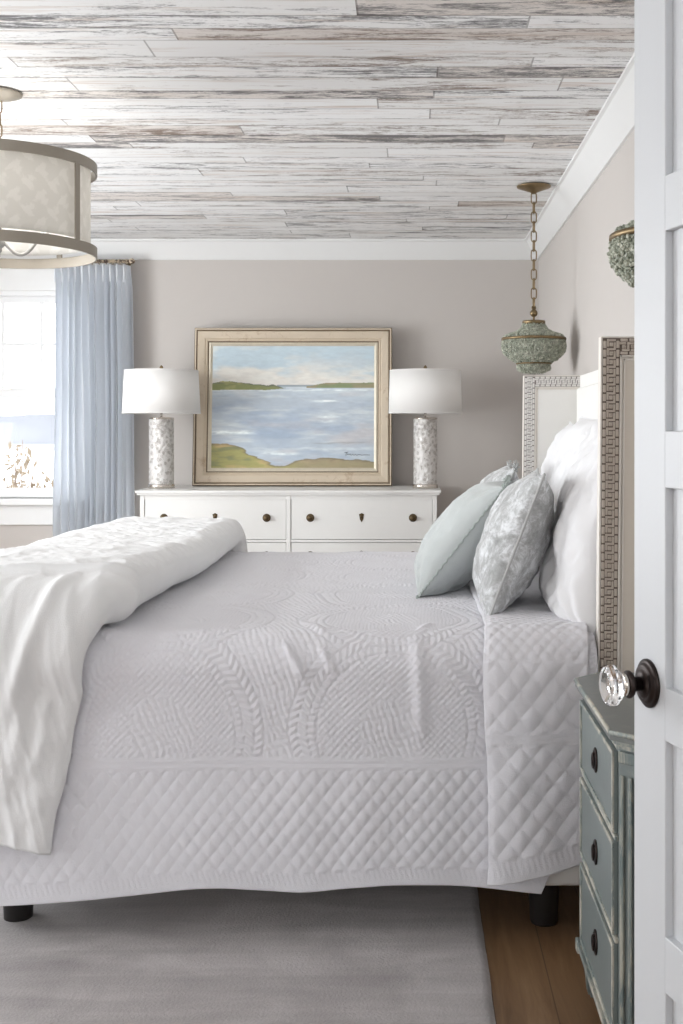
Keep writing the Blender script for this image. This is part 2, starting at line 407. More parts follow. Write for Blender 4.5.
baseb('baseboard_back', XL, XR-.016, YB-.016, YB); baseb('baseboard_right', XR-.016, XR, .86, YB)
baseb('baseboard_left', XL, XL+.016, .86, YB-.016)

# back window (double hung)
w = struct(empty('window_1', ((WX0+WX1)/2, YB, WZ0)))
off = Vector(w.location)
def wpart(g, name, mat, par=w, o=off):
    ob = g.build(name, mat, par); ob.location = -o if par is w else (0, 0, 0); return ob
wpart(G().box(WX0-.1, WX0, YB-.022, YB, WZ0-.02, WZ1, .003).box(WX1, WX1+.1, YB-.022, YB, WZ0-.02, WZ1, .003)
      .box(WX0-.115, WX1+.115, YB-.028, YB, WZ1, ZC-d-.005, .004), 'casing', M['trim'])
wpart(G().box(WX0-.13, WX1+.13, YB-.06, YB+.06, WZ0-.045, WZ0-.006, .006), 'sill', M['trim'])
wpart(G().box(WX0-.1, WX1+.1, YB-.02, YB, WZ0-.165, WZ0-.045, .004), 'apron', M['trim'])
wpart(G().box(WX0, WX0+.03, YB, YB+.14, WZ0-.012, WZ1).box(WX1-.03, WX1, YB, YB+.14, WZ0-.012, WZ1).box(WX0, WX1, YB, YB+.14, WZ1-.025, WZ1)
      .box(WX0, WX1, YB+.0, YB+.14, WZ0-.03, WZ0+.004), 'jamb', M['trim'])
gx0, gx1 = WX0+.03, WX1-.03
zu0, zu1, zl0 = H+.211, WZ1-.025, WZ0
def sash(z0, z1, y, botrail, toprail, munt):
    g = G(); sw = .045
    g.box(gx0, gx0+sw, y, y+.035, z0, z1, .003); g.box(gx1-sw, gx1, y, y+.035, z0, z1, .003)
    g.box(gx0+sw, gx1-sw, y, y+.035, z0, z0+botrail, .003); g.box(gx0+sw, gx1-sw, y, y+.035, z1-toprail, z1, .003)
    if munt:
        for fx in (-2.498, -2.263, -2.03): g.box(fx-.009, fx+.009, y+.004, y+.03, z0+botrail, z1-toprail)
        zm = H+.537; g.box(gx0+sw, gx1-sw, y+.0055, y+.0285, zm-.0088, zm+.0088)
    sa = wpart(g, 'sash', M['trim'])
    G().box(gx0+sw, gx1-sw, y+.015, y+.019, z0+botrail, z1-toprail).build('pane', M['pane'], sa)
    return sa
sash(zu0, zu1, YB+.075, .055, .04, True)
sl = sash(zl0, zu0+.05, YB+.035, .055, .05, False)
G().box(-2.47, -2.425, YB+.018, YB+.035, zu0+.047, zu0+.056, .002).tube([(-2.45, YB+.025, zu0+.056), (-2.43, YB+.02, zu0+.066)], .0035).build('sash_lock', M['nickel'], sl)

# outdoors
struct(G().box(-60, 30, YB+.4, 260, -.6, -.45).build('ground', M['snow']))
def strip(name, y, z0, hgt, mat, lab, cat, seed, amp):
    xs = np.linspace(-110, 20, 260); a = G(); vs = []; fs = []
    hs = hgt+amp*fbm(xs*.12, xs*0, seed, 4)
    for x, h_ in zip(xs, hs): vs += [(x, y, z0), (x, y, z0+h_), (x, y+8, z0+h_*.8), (x, y+10, z0)]
    for i in range(len(xs)-1):
        for k in range(3): fs.append((i*4+k, (i+1)*4+k, (i+1)*4+k+1, i*4+k+1))
    a.add(vs, fs, True); o = a.build(name, mat); tag(o, lab, cat, kind='stuff'); return o
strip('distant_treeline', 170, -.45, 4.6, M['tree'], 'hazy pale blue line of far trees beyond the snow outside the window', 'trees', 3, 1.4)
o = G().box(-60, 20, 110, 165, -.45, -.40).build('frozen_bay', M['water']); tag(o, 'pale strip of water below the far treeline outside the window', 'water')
shr = empty('winter_shrub', (-3.27, 9.6, -.45))
gb = G(); gl = G()
for k in range(46):
    a = random.uniform(0, 2*PI); sp_ = random.uniform(.1, .95); hh = random.uniform(1.1, 1.85) * (1-.35*sp_/.75)
    pts = [(0, 0, 0), (sp_*.4*math.cos(a), sp_*.4*math.sin(a), hh*.45), (sp_*math.cos(a), sp_*math.sin(a), hh)]
    gb.tube(pts, [.012, .008, .003], 5)
    for q in range(46):
        f = random.uniform(.45, 1.02); px = sp_*f*math.cos(a)+random.gauss(0, .05); py = sp_*f*math.sin(a)+random.gauss(0, .05); pz = hh*f+random.gauss(0, .05)
        R = Euler((random.uniform(0, 6), random.uniform(0, 6), random.uniform(0, 6))).to_matrix().to_4x4()
        R.translation = (px, py, pz); s_ = random.uniform(.024, .045)
        gl.add([(-s_, 0, 0), (0, -s_*.45, .004), (s_, 0, 0), (0, s_*.45, .004)], [(0, 1, 2, 3)], False, R)
gb.build('branch', M['twig'], shr); gl.build('leaves', M['tanleaf'], shr)
tag(shr, 'leafy tan winter shrub standing in the snow outside the window', 'shrub')

# ------------------------------------------------------------------ door
dr = Vector((.26, -.966, 0)).normalized(); nr = Vector((.966, .26, 0)).normalized()   # along door, away from the camera
DM = Matrix(((dr.x, nr.x, 0, .306), (dr.y, nr.y, 0, 1.6), (0, 0, 1, 0), (0, 0, 0, 1)))
door = struct(empty('door_1')); door.matrix_world = DM
W_, T_ = .77, .042; zt = 2.035
pz = [(H-.993, H-.731), (H-.658, H-.403), (H-.333, H-.073), (H+.0013, H+.262), (H+.334, H+.596)]
st = .092; g = G()
g.box(0, st, 0, T_, .012, zt, .002); g.box(W_-st, W_, 0, T_, .012, zt, .002)
edges = [.012]+[v for a in pz for v in a]+[zt]
for k in range(0, len(edges), 2): g.box(st-.001, W_-st+.001, 0, T_, edges[k], edges[k+1], .0015)
g.build('door_frame', M['door'], door)
for a, b in pz: G().box(st-.004, W_-st+.004, .0105, T_-.0105, a-.004, b+.004).build('door_panel', M['door'], door)
# knob: axis = local -Y
kz = H-.337; ku = .045
ax = Matrix.Translation((ku, 0, kz)) @ Matrix.Rotation(PI/2, 4, 'X')      # +z -> -y
kn = G().lathe([(1e-5, 0), (.0325, 0), (.0325, .003), (.029, .0055), (.027, .0052), (.026, .008), (.021, .0095), (.0195, .009), (.018, .012), (.012, .0135), (1e-5, .0135)], 48, ax).build('door_knob', M['bronze'], door)
G().lathe([(1e-5, .012), (.0095, .012), (.0095, .023), (.012, .025), (.0165, .026), (.0185, .028), (.0185, .031), (.016, .0335), (1e-5, .0335)], 40, ax).build('shank', M['bronze'], kn)
G().lathe([(1e-5, .0335), (.0155, .0335), (.0155, .039), (.0135, .041), (1e-5, .041)], 24, ax).build('ferrule', M['nickel'], kn)
fac = lambda a: 1.0-.018*abs(math.sin(6*a))
G().lathe([(1e-5, .0412), (.011, .0412), (.014, .043), (.0225, .046), (.027, .051), (.0275, .056), (.0245, .0615), (.018, .0645), (.010, .0655), (1e-5, .066)], 48, ax, False, fac).build('crystal_knob', M['crystal'], kn)

# ------------------------------------------------------------------ green chest beside the bed
ch = empty('chest_of_drawers', (.575, 2.445, 0)); CO = Vector(ch.location)-Vector((.005, 0, 0))
def cpart(g, name, mat, par=None):
    o = g.build(name, mat, par or ch)
    if par is None: o.location = -CO
    return o
ctop = .731
def octo(o, y0=2.22, y1=2.67): return [(.392-o, y0-o*.41), (.392-o, y1+o*.41), (.447-o*.41, y1+.055+o), (.742, y1+.055+o), (.742, y0-.055-o), (.447-o*.41, y0-.055-o)]
cpart(G().prism(octo(0), .125, ctop-.036), 'body', M['chest'])
g = G().prism(octo(.006), ctop-.036, ctop-.026).prism(octo(.013), ctop-.026, ctop-.018); cpart(g, 'top_moulding', M['chestworn'])
tp = G().prism(octo(.02), ctop-.018, ctop); tpo = cpart(tp, 'top', M['chesttop'])
g = G(); pts = octo(.019)
ring = [(x, y, ctop-.004) for x, y in pts]
for k in (0, 1, 4, 5):
    a = Vector(ring[k]); b = Vector(ring[(k+1) % 6]); g.tube([a, b], .005, 6)
G_edge = g.build('top_edge', M['chestworn'], tpo)
g = G().prism(octo(.008), .098, .112).prism(octo(.016), .112, .125); g.box(.374, .392, 2.665, 2.695, .100, .128, .003); cpart(g, 'base_moulding', M['chestworn'])
zb = [(.128, .318), (.328, .514), (.524, .690)]; zp = [.224, .414, .608]
for (a, b), zc_ in zip(zb, zp):
    g = G().box(.3835, .392, 2.232, 2.662, a+.004, b-.004, .002)
    dw = cpart(g, 'drawer', M['chest'])
    g = G()
    for (y0, y1, z0, z1) in ((2.232, 2.662, a+.004, a+.013), (2.232, 2.662, b-.013, b-.004), (2.232, 2.241, a+.013, b-.013), (2.653, 2.662, a+.013, b-.013)):
        g.box(.3795, .3845, y0, y1, z0, z1, .0015)
    g.build('bead_edge', M['chestworn'], dw)
    A = Matrix.Translation((.3835, 2.447, zc_)) @ Matrix.Rotation(-PI/2, 4, 'Y') @ Matrix.Diagonal((1, .82, 1, 1))
    hd = G().lathe([(1e-5, 0), (.026, 0), (.0265, .003), (.022, .005), (.020, .003), (1e-5, .003)], 32, A)
    hd.tube([(.3765, 2.447+.0105*math.cos(t), zc_-.001+.015*math.sin(t)) for t in np.linspace(0, 2*PI, 20, endpoint=False)], .0022, 6, True)
    hd.sphere((.379, 2.447, zc_+.014), .004, 8, 6)
    hd.build('pull', M['bronze'], dw)
g = G()
for z in (.323, .519): g.box(.384, .392, 2.225, 2.668, z-.005, z+.005, .002)
cpart(g, 'drawer_rail', M['chestworn'])
# canted, reeded pilasters and feet (near and far)
for (pa, pb) in (((.392, 2.22), (.447, 2.165)), ((.447, 2.725), (.392, 2.67))):
    a = Vector((*pa, 0)); b = Vector((*pb, 0)); u = (b-a).normalized(); nn = Vector((-abs(u.y), math.copysign(abs(u.x), (a.y+b.y)/2-2.445), 0)).normalized()
    if (nn.x) > 0: nn = -nn
    L = (b-a).length
    XF = Matrix(((u.x, nn.x, 0, a.x), (u.y, nn.y, 0, a.y), (0, 0, 1, 0), (0, 0, 0, 1)))
    po = cpart(G().box(.002, L-.002, 0, .004, .128, ctop-.04, .001, xf=XF), 'pilaster', M['chest'])
    g = G()
    for fu in (.14, .385, .63, .875):
        g.box(L*fu-.0048, L*fu+.0048, .003, .010, .15, ctop-.085, .0025, 3, XF)
    g.box(.002, L-.002, .003, .008, ctop-.062, ctop-.04, .002, xf=XF)
    g.build('reeding', M['chestreed'], po)
for (fx, fy) in ((.425, 2.205), (.425, 2.685), (.71, 2.205), (.71, 2.685)):
    g = G()
    vs = []
    for (z, r) in ((.10, .03), (.085, .028), (0, .019)):
        vs += [(fx-r, fy-r, z), (fx+r, fy-r, z), (fx+r, fy+r, z), (fx-r, fy+r, z)]
    fs = [(k*4+i, k*4+(i+1) % 4, k*4+4+(i+1) % 4, k*4+4+i) for k in range(2) for i in range(4)]+[(3, 2, 1, 0), (8, 9, 10, 11)]
    g.add(vs, fs)
    fo = cpart(g, 'foot', M['chest'])
    g = G()
    for k in (-1, 0, 1):
        g.tube([(fx+k*.017-.0, fy-.029, .09), (fx+k*.011, fy-.0205, .005)], .0045, 6)
        g.tube([(fx-.029, fy+k*.017, .09), (fx-.0205, fy+k*.011, .005)], .0045, 6)
    g.build('reeding', M['chestreed'], fo)
tag(ch, 'sea green distressed wooden chest of three drawers between bed and open door', 'chest of drawers')

# ------------------------------------------------------------------ rug
xs = np.linspace(-2.6, .185, 220); ys_ = np.linspace(1.55, 5.75, 300)
X, Y = np.meshgrid(xs, ys_, indexing='ij')
ed = np.minimum(np.minimum(X-xs[0], xs[-1]-X), np.minimum(Y-ys_[0], ys_[-1]-Y))
Z = .001+.013*sst(0, .012, ed)+.0012*fbm(X*14, Y*14, 2)
X = X+.003*fbm(Y*6, Y*0, 4)
ro = grid_mesh('area_rug', np.stack([X, Y, Z], -1), M['rug'])
tag(ro, 'large taupe grey pile rug lying under the bed on the wooden floor', 'rug')

# ------------------------------------------------------------------ bed
bed = empty('upholstered_bed', (-.2, 3.99, 0)); BO = Vector(bed.location)
def bpart(g, name, mat, par=None):
    o = g.build(name, mat, par or bed)
    if par is None: o.location = -BO
    return o
YN, YF = 2.95, 5.03; ZTOP = H+.243
bpart(G().box(-1.20, .70, 2.957, 3.0, .14, .40, .012, 3).box(-1.20, .70, 4.98, 5.02, .14, .40, .012, 3).box(-1.24, -1.19, 2.96, 5.02, .14, .40, .012, 3), 'bed_rail', M['upholstery'])
bpart(G().box(-1.18, .69, 3.0, 4.98, .34, .52, .03, 4).box(-1.18, .69, 3.0, 4.975, .52, .765, .05, 5), 'mattress', M['mattress'])
for lx in (.35, -1.045):
    for ly in (3.08, 4.92):
        bpart(G().lathe([(1e-5, 0), (.034, 0), (.037, .006), (.042, .14), (.042, .18), (1e-5, .18)], 28, Matrix.Translation((lx, ly, 0))), 'leg', M['leg'])
# headboard back
hb = bpart(G().box(.722, .760, 2.99, 4.99, .15, ZTOP, .004), 'headboard', M['upholstery'])
G().box(.700, .726, 3.04, 4.94, .5, ZTOP-.055, .012, 4).build('headboard_pad', M['upholstery'], hb)
def wing(y0, y1, outer_sign):
    """wing slab between y0,y1 (front edge leans a little)"""
    fr = lambda z: .468+.013*(z-.15)/(ZTOP-.15)
    g = G(); vs = []
    for z in (.15, ZTOP):
        vs += [(fr(z), y0, z), (.760, y0, z), (.760, y1, z), (fr(z), y1, z)]
    g.add(vs, [(0, 1, 5, 4), (1, 2, 6, 5), (2, 3, 7, 6), (3, 0, 4, 7), (3, 2, 1, 0), (4, 5, 6, 7)])
    wg = bpart(g, 'headboard_wing', M['edge'])
    wb = .044
    for side, (ys, sgn) in enumerate(((y0, -1), (y1, 1))):
        inner = (sgn != outer_sign)  # inner faces take the paler cane and panel, outer faces the darker
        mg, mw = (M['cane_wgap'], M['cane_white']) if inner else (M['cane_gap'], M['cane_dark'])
        yy = lambda t: ys+sgn*t
        ground = G(); weave = G()
        a = .004
        # ground strips
        def quadbox(x0b, x1b, z0, x0t, x1t, z1, t0, t1, gg):
            v = [(x0b, yy(t0), z0), (x1b, yy(t0), z0), (x1t, yy(t0), z1), (x0t, yy(t0), z1), (x0b, yy(t1), z0), (x1b, yy(t1), z0), (x1t, yy(t1), z1), (x0t, yy(t1), z1)]
            gg.add(v, [(0, 1, 2, 3), (4, 5, 6, 7), (0, 1, 5, 4), (1, 2, 6, 5), (2, 3, 7, 6), (3, 0, 4, 7)])
        zb_ = .45
        quadbox(fr(zb_)+a, fr(zb_)+a+wb, zb_, fr(ZTOP-a)+a, fr(ZTOP-a)+a+wb, ZTOP-a, 0, .0015, ground)
        quadbox(fr(ZTOP)+a+wb, .752, ZTOP-a-wb, fr(ZTOP)+a+wb, .752, ZTOP-a, 0, .0015, ground)
        zz = zb_+.015; pitch = .0225; k = 0
        def unit(cx, cz, horiz, k):
            # small interlaced braid unit: two slanted straps and a ring
            def bx(u0, u1, v0, v1, t1):
                if horiz: u0, u1, v0, v1 = v0, v1, u0, u1
                xa, xb, za, zb2 = cx+u0, cx+u1, cz+v0, cz+v1
                ya, yb = sorted((yy(.001), yy(t1)))
                weave.box(xa, xb, ya, yb, za, zb2, .0013, 2, smooth=True)
            p2 = pitch/2
            bx(-.0205, -.0125, -p2+.002, p2-.002, .0045)
            bx(.0125, .0205, -p2+.002-p2*(-1)**k*.0, p2-.002, .0045)
            bx(-.0115, -.0055, -p2+.0055, p2+.003, .0035); bx(.0055, .0115, -p2-.003, p2-.0055, .0035)
            bx(-.0115, .0115, p2-.0035, p2+.0025, .0028)
            bx(-.0048, .0048, -.0055, .0055, .0040)
            P = lambda u, v, t: (cx+(v if horiz else u), yy(t), cz+(u if horiz else v))
            weave.tube([P(.0036*math.cos(t), .0036*math.sin(t), .0044) for t in np.linspace(0, 2*PI, 8, endpoint=False)], .0012, 4, True)
        while zz < ZTOP-.012:
            unit(fr(zz)+a+wb/2, zz, False, k); zz += pitch; k += 1
        xx = fr(ZTOP)+a+wb+.01
        while xx < .745:
            unit(xx, ZTOP-a-wb/2, True, k); xx += pitch
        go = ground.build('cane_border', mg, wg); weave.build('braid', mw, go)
        ed_ = G(); q = fr(ZTOP)
        for (o0, o1, tt) in ((0, .004, .007), (.009, .013, .005)):
            quadbox(fr(zb_)+a+wb+o0, fr(zb_)+a+wb+o1, zb_, q+a+wb+o0, q+a+wb+o1, ZTOP-a-wb-o0, 0, tt, ed_)
            quadbox(q+a+wb+o0, .752, ZTOP-a-wb-o1, q+a+wb+o0, .752, ZTOP-a-wb-o0, 0, tt, ed_)
        ed_.build('inner_moulding', M['edge'], wg)
        pn = G(); quadbox(fr(zb_)+a+wb+.013, .752, zb_, q+a+wb+.013, .752, ZTOP-a-wb-.013, 0, .003, pn)
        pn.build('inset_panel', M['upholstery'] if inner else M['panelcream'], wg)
wing(YN, 2.99, -1); wing(4.99, YF, 1)
tag(bed, 'white upholstered bed on black legs with winged woven cane headboard', 'bed')

# --- draped cloth path (arc length w measured from the near hem upward)
def path(w, yn=2.93, yf=5.05, zt_=.785, R=.10, z0=.14):
    w = np.asarray(w, float); L1 = zt_-R-z0; L2 = L1+R*PI/2; L3 = L2+(yf-yn-2*R); L4 = L3+R*PI/2
    y = np.zeros_like(w); z = np.zeros_like(w); ny = np.zeros_like(w); nz = np.zeros_like(w)
    m = w <= L1; y[m] = yn; z[m] = z0+w[m]; ny[m] = -1
    m = (w > L1) & (w <= L2); a = (w[m]-L1)/R; y[m] = yn+R-R*np.cos(a); z[m] = zt_-R+R*np.sin(a); ny[m] = -np.cos(a); nz[m] = np.sin(a)
    m = (w > L2) & (w <= L3); y[m] = yn+R+(w[m]-L2); z[m] = zt_; nz[m] = 1
    m = (w > L3) & (w <= L4); a = (w[m]-L3)/R; y[m] = yf-R+R*np.sin(a); z[m] = zt_-R+R*np.cos(a); ny[m] = np.sin(a); nz[m] = np.cos(a)
    m = w > L4; y[m] = yf; z[m] = zt_-R-(w[m]-L4); ny[m] = 1
    return y, z, ny, nz, (L1, L2, L3, L4)
def diamonds(x, w, a, b):
    p_ = (x/a+w/b); q_ = (x/a-w/b)
    return np.sqrt(np.abs(np.sin(PI*p_)*np.sin(PI*q_))+1e-6)
def matelasse(x, w):
    """raised stitched medallions: lattice centres, beaded rings, feather borders, fine stipple between"""
    x = x+.012*fbm(x*6, w*6, 15, 2); w = w+.012*fbm(x*6+9, w*6, 16, 2)
    cw, chh = .58, .46
    stx = x+.008*fbm(x*24, w*24, 11, 2); stw = w+.008*fbm(x*24+5, w*24, 12, 2)
    stip = np.abs(np.sin(PI*(stx+.4*stw)/.0165))**.6*(.35+.65*np.abs(np.sin(PI*(stw-.3*stx)/.021))**.6)
    def med(cx, cy, R):
        r = np.hypot((x-cx)*1.1, (w-cy))/R; th = np.arctan2(w-cy, x-cx)
        lat = diamonds(x, w, .019, .019)
        h = np.where(r < .30, stip, 0)
        h = np.where((r >= .30) & (r < .72), lat, h)
        h = np.where((r >= .735) & (r < .80), np.abs(np.sin(th*40))**.5, h)
        h = np.where((r >= .81) & (r < .90), np.abs(np.sin(th*38+(r-.85)*30))**.6, h)
        h = np.where((r >= .91) & (r < .985), np.abs(np.sin(th*38-(r-.85)*30))**.6, h)
        return r, h
    cx = np.round((x+.05)/cw)*cw-.05; cy = np.round((w-.40)/chh)*chh+.40
    r1, h1 = med(cx, cy, .285)
    lattice2 = stip
    return np.where(r1 < 1, h1, lattice2)

# ---- main coverlet
hemz = np.interp
def hem_delta(x):
    px = 412+395*x
    py = np.interp(px, [-200, 0, 105, 160, 200, 250, 300, 350, 400, 450, 500, 540], [908, 905, 897, 893, 887, 890, 894, 888, 885, 886, 889, 893])
    py = sum(np.interp(px+k, [-200, 0, 105, 160, 200, 250, 300, 350, 400, 450, 500, 540], [908, 905, 897, 893, 887, 890, 894, 888, 885, 886, 889, 893]) for k in range(-30, 31, 6))/11
    return -(py-432)/395+1.16            # relative to z0=.14
dx_ = .0037
xs = np.arange(-1.22, .47, dx_)
Ltot = (.80-.10-.14)
w1 = np.arange(0, 1.35, .0037); w2 = np.arange(1.35, 3.3, .011)
wv = np.concatenate([w1, w2])
X, Wv = np.meshgrid(xs, wv, indexing='ij')
y, z, ny, nz, LL = path(Wv)
hangf = np.clip(1-Wv/.62, 0, 1)
rb = np.interp(z, [.10, .14, .30, .45, .9], [.326, .326, .40, .47, .47])   # right boundary tapers at the hem
X0 = X.copy(); nearside = (Wv < LL[1])
tt = (X+1.22)/(xs[-1]+1.22)
X = np.where(nearside, -1.22+tt*(rb+1.22), X)
pat = np.zeros_like(X)
puff = diamonds(X, Wv, .041, .052)
ticks = np.abs(np.sin(PI*(X+.35*Wv)/.0135))**.8
m = matelasse(X, Wv)
fadeb = .5+.5*np.clip(fbm(X*5, Wv*5, 21, 2)*2+.7, 0, 1)
pat = np.where(Wv < .018, .3, pat)
pat = np.where((Wv >= .018) & (Wv < .048), ticks*.5, pat)
pat = np.where((Wv >= .048) & (Wv < .305), puff*fadeb*1.15, pat)
band = (Wv >= .305) & (Wv < .338)
pat = np.where(band, .55+.35*np.abs(np.sin(PI*(Wv-.305)/.0165)), pat)
pat = np.where(Wv >= .338, m*(.75+.25*fadeb), pat)
ht = pat*.0036
# soft folds & creases
ht = ht+.016*hangf**.7*fbm(X*3.2, Wv*.9, 31, 3)+.006*fbm(X*4, Wv*4, 41, 3)
def ridge(x0, w0, x1, w1_, amp, wid):
    ax_, aw = x1-x0, w1_-w0; L = math.hypot(ax_, aw); t = ((X-x0)*ax_+(Wv-w0)*aw)/L**2
    dd = np.abs((X-x0)*aw-(Wv-w0)*ax_)/L; return amp*np.exp(-(dd/wid)**2)*sst(-.1, .3, t)*(1-sst(.7, 1.1, t))
ht = ht+ridge(-.33, .63, -.265, .53, .012, .010)+ridge(-.235, .62, -.195, .55, .010, .009)+ridge(.012, .66, .025, .38, .011, .018)+ridge(.06, .60, .16, .5, .006, .012)
ht = ht+ridge(-.30, .82, -.22, .66, .006, .012)+ridge(.05, .78, .02, .68, .007, .012)
hd_ = hem_delta(X)*np.clip(1-Wv/.35, 0, 1)**1.5
Y_ = y+ny*ht; Z_ = z+nz*ht+hd_
P = np.stack([X, Y_, Z_], -1)
cov = grid_mesh('coverlet', P, M['coverlet'])
sm = cov.modifiers.new('hem', 'SOLIDIFY'); sm.thickness = .004; sm.offset = -1; sm.use_rim = True
tag(cov, 'white quilted matelasse coverlet with medallions draped over the bed', 'coverlet')

# ---- folded quilt at the head end
xs = np.arange(.188, .4545, .0042); wv = np.concatenate([np.arange(0, .9, .0042), np.arange(.9, 2.6, .012)])
X, Wv = np.meshgrid(xs, wv, indexing='ij')
y, z, ny, nz, L2_ = path(Wv, 2.905, 5.055, .798, .11, .165)
u = (X-.188)/.262
onTop = sst(L2_[0]-.05, L2_[1]+.05, Wv)
Xw = X+sst(3.03, 3.2, y)*u*.20
Xw = Xw - (1-onTop)*.012*u + .008*fbm(Wv*3, Wv*0, 8)*(1-u) + .006*(1-onTop)*np.sin(Wv*9)*(1-u)
d1 = diamonds(Xw+.02, Wv, .058, .070); d2 = diamonds(Xw, Wv, .032, .038)
ticks = np.abs(np.sin(PI*(Xw+.25*Wv)/.0145))**.8
pat = np.where(Wv < .02, .3, 0.0); pat = np.where((Wv >= .02) & (Wv < .062), ticks*.45, pat)
pat = np.where((Wv >= .062) & (Wv < .35), d1*1.15, pat)
pat = np.where((Wv >= .35) & (Wv < .385), .5+.3*np.abs(np.sin(PI*(Wv-.35)/.0175)), pat)
pat = np.where((Wv >= .385) & (Wv < .56), d1*1.0, pat); pat = np.where(Wv >= .56, d2*.9, pat)
ht = pat*.0040+.010*fbm(Xw*6, Wv*2, 51, 3)+.004*fbm(Xw*14, Wv*9, 57, 2)+.004*sst(0, .06, u)
ht = ht+ridge(.19, .60, .30, .36, .0, .01) if False else ht
up = (.052*u**1.3)*np.clip(1-Wv/.4, 0, 1)
ht = ht+.012*(1-onTop)*np.sin(u*4.2)
P = np.stack([Xw, y+ny*ht, z+nz*ht+up], -1)
qu = grid_mesh('folded_quilt', P, M['coverlet'])
sm = qu.modifiers.new('hem', 'SOLIDIFY'); sm.thickness = .010; sm.offset = -1
tag(qu, 'white diamond quilt folded across the head end, hanging near the green chest', 'quilt')

# ---- duvet folded over the foot end
NW, NS = 420, 330
wv = np.linspace(0, 2.98, NW); z0d = .262
sv = np.linspace(0, 1, NS)
Wv, Sv = np.meshgrid(wv, sv, indexing='ij')
y, z, ny, nz, LD = path(Wv, 2.905, 5.06, .797, .12, z0d)
topness = sst(LD[0]-.12, LD[1]+.05, Wv)*(1-sst(LD[2]-.0, LD[3]+.1, Wv)*.3)
nearhang = 1-sst(LD[0]-.1, LD[1]+.15, Wv)
t_ = .05+.088*topness+.012*fbm(Wv*3, Wv*0, 61, 2)
Xf = np.interp(Wv, [0, .15, .30, LD[0], LD[1]-.03, LD[1]+.02, LD[1]+.40, LD[1]+1.1, LD[2], 3.2], [-.905, -.875, -.85, -.825, -.765, -.725, -.728, -.70, -.725, -.74])
Xf = Xf+.010*fbm(Wv*7, Wv*0, 66, 3)*(1+nearhang)
b_ = .05+.035*topness
phi = np.clip(Sv/.16, 0, 1)*PI-PI/2
ex = np.clip((Sv-.16)/.84, 0, 1)
Xb = Xf-b_+b_*np.cos(phi)*1.0; hgt = t_/2*(1+np.sin(phi))
ext = ex*1.15                                              # arc length beyond the fold
Xl = Xb-ext
Rf = .17; over = np.clip(-1.20-Xl, 0, None); ang = np.clip(over/Rf, 0, PI/2)
Xn = np.where(over > 0, -1.20-Rf*np.sin(ang), Xl); drop = Rf*(1-np.cos(ang))+np.clip(over-Rf*PI/2, 0, None)
puffy = (.5+.5*np.cos((ext-.25)*5))*0
wr = .014*fbm(Xl*2.0+.5*Wv, Wv*2.0, 71, 2)-.009*np.abs(fbm(Xl*6+Wv*3, Wv*4, 73, 3))-.008*np.abs(fbm(Xl*9-Wv*5, Wv*4, 75, 3))+.003*fbm(Xl*24, Wv*18, 79, 3)-.0055*np.abs(fbm(Xl*15+Wv*8, Wv*11-Xl*4, 91, 4))
vert = (.016*fbm(Xl*5, Wv*1.1, 83, 2)-.016*np.abs(fbm(Xl*11+Wv*2, Wv*1.5, 85, 2))-.010*np.abs(fbm(Xl*20+Wv*5, Wv*3, 87, 3)))*nearhang
env = np.clip(Sv/.10, 0, 1)
hgt = hgt+(wr+vert)*env
# crease where the hanging layer meets the folded layer on top
cw = LD[1]+.06+.05*(Xl+.85)+.015*fbm(Xl*5, Xl*0, 88, 2)
st_ = sst(-.012, .012, Wv-cw); hgt = hgt+env*(.016*st_-.006)+env*.010*np.exp(-((Wv-cw-.006)/.010)**2)
# pinched ridge running from the fold corner down the hang
def ridge2(x0, w0, x1, w1_, amp, wid):
    ax_, aw = x1-x0, w1_-w0; L = math.hypot(ax_, aw); t = ((Xl-x0)*ax_+(Wv-w0)*aw)/L**2
    dd = np.abs((Xl-x0)*aw-(Wv-w0)*ax_)/L; return amp*np.exp(-(dd/wid)**2)*sst(-.1, .25, t)*(1-sst(.6, 1.1, t))
hgt = hgt+env*(ridge2(-.88, LD[1]+.03, -1.02, LD[0]-.12, .020, .020)+ridge2(-.95, LD[0], -1.0, .15, .012, .022)+ridge2(-.90, LD[0]-.02, -.93, .2, .010, .018)+ridge2(-1.06, LD[0]+.05, -1.10, .2, .012, .03))
zz = z+nz*hgt; fz = np.clip((zz-.15)/.8, 0, 1)
hem2 = .035*np.interp(Xn, [-1.5, -1.05, -.9], [1.2, .6, -.45])*np.clip(1-Wv/.4, 0, 1)
P = np.stack([Xn+.0*hgt, y+ny*hgt, np.maximum(zz-drop*fz+hem2, .08)], -1)
du = grid_mesh('duvet', P, M['duvet'])
sm = du.modifiers.new('hem', 'SOLIDIFY'); sm.thickness = .006; sm.offset = -1
tag(du, 'thick crumpled white linen duvet folded over the foot of the bed', 'duvet')

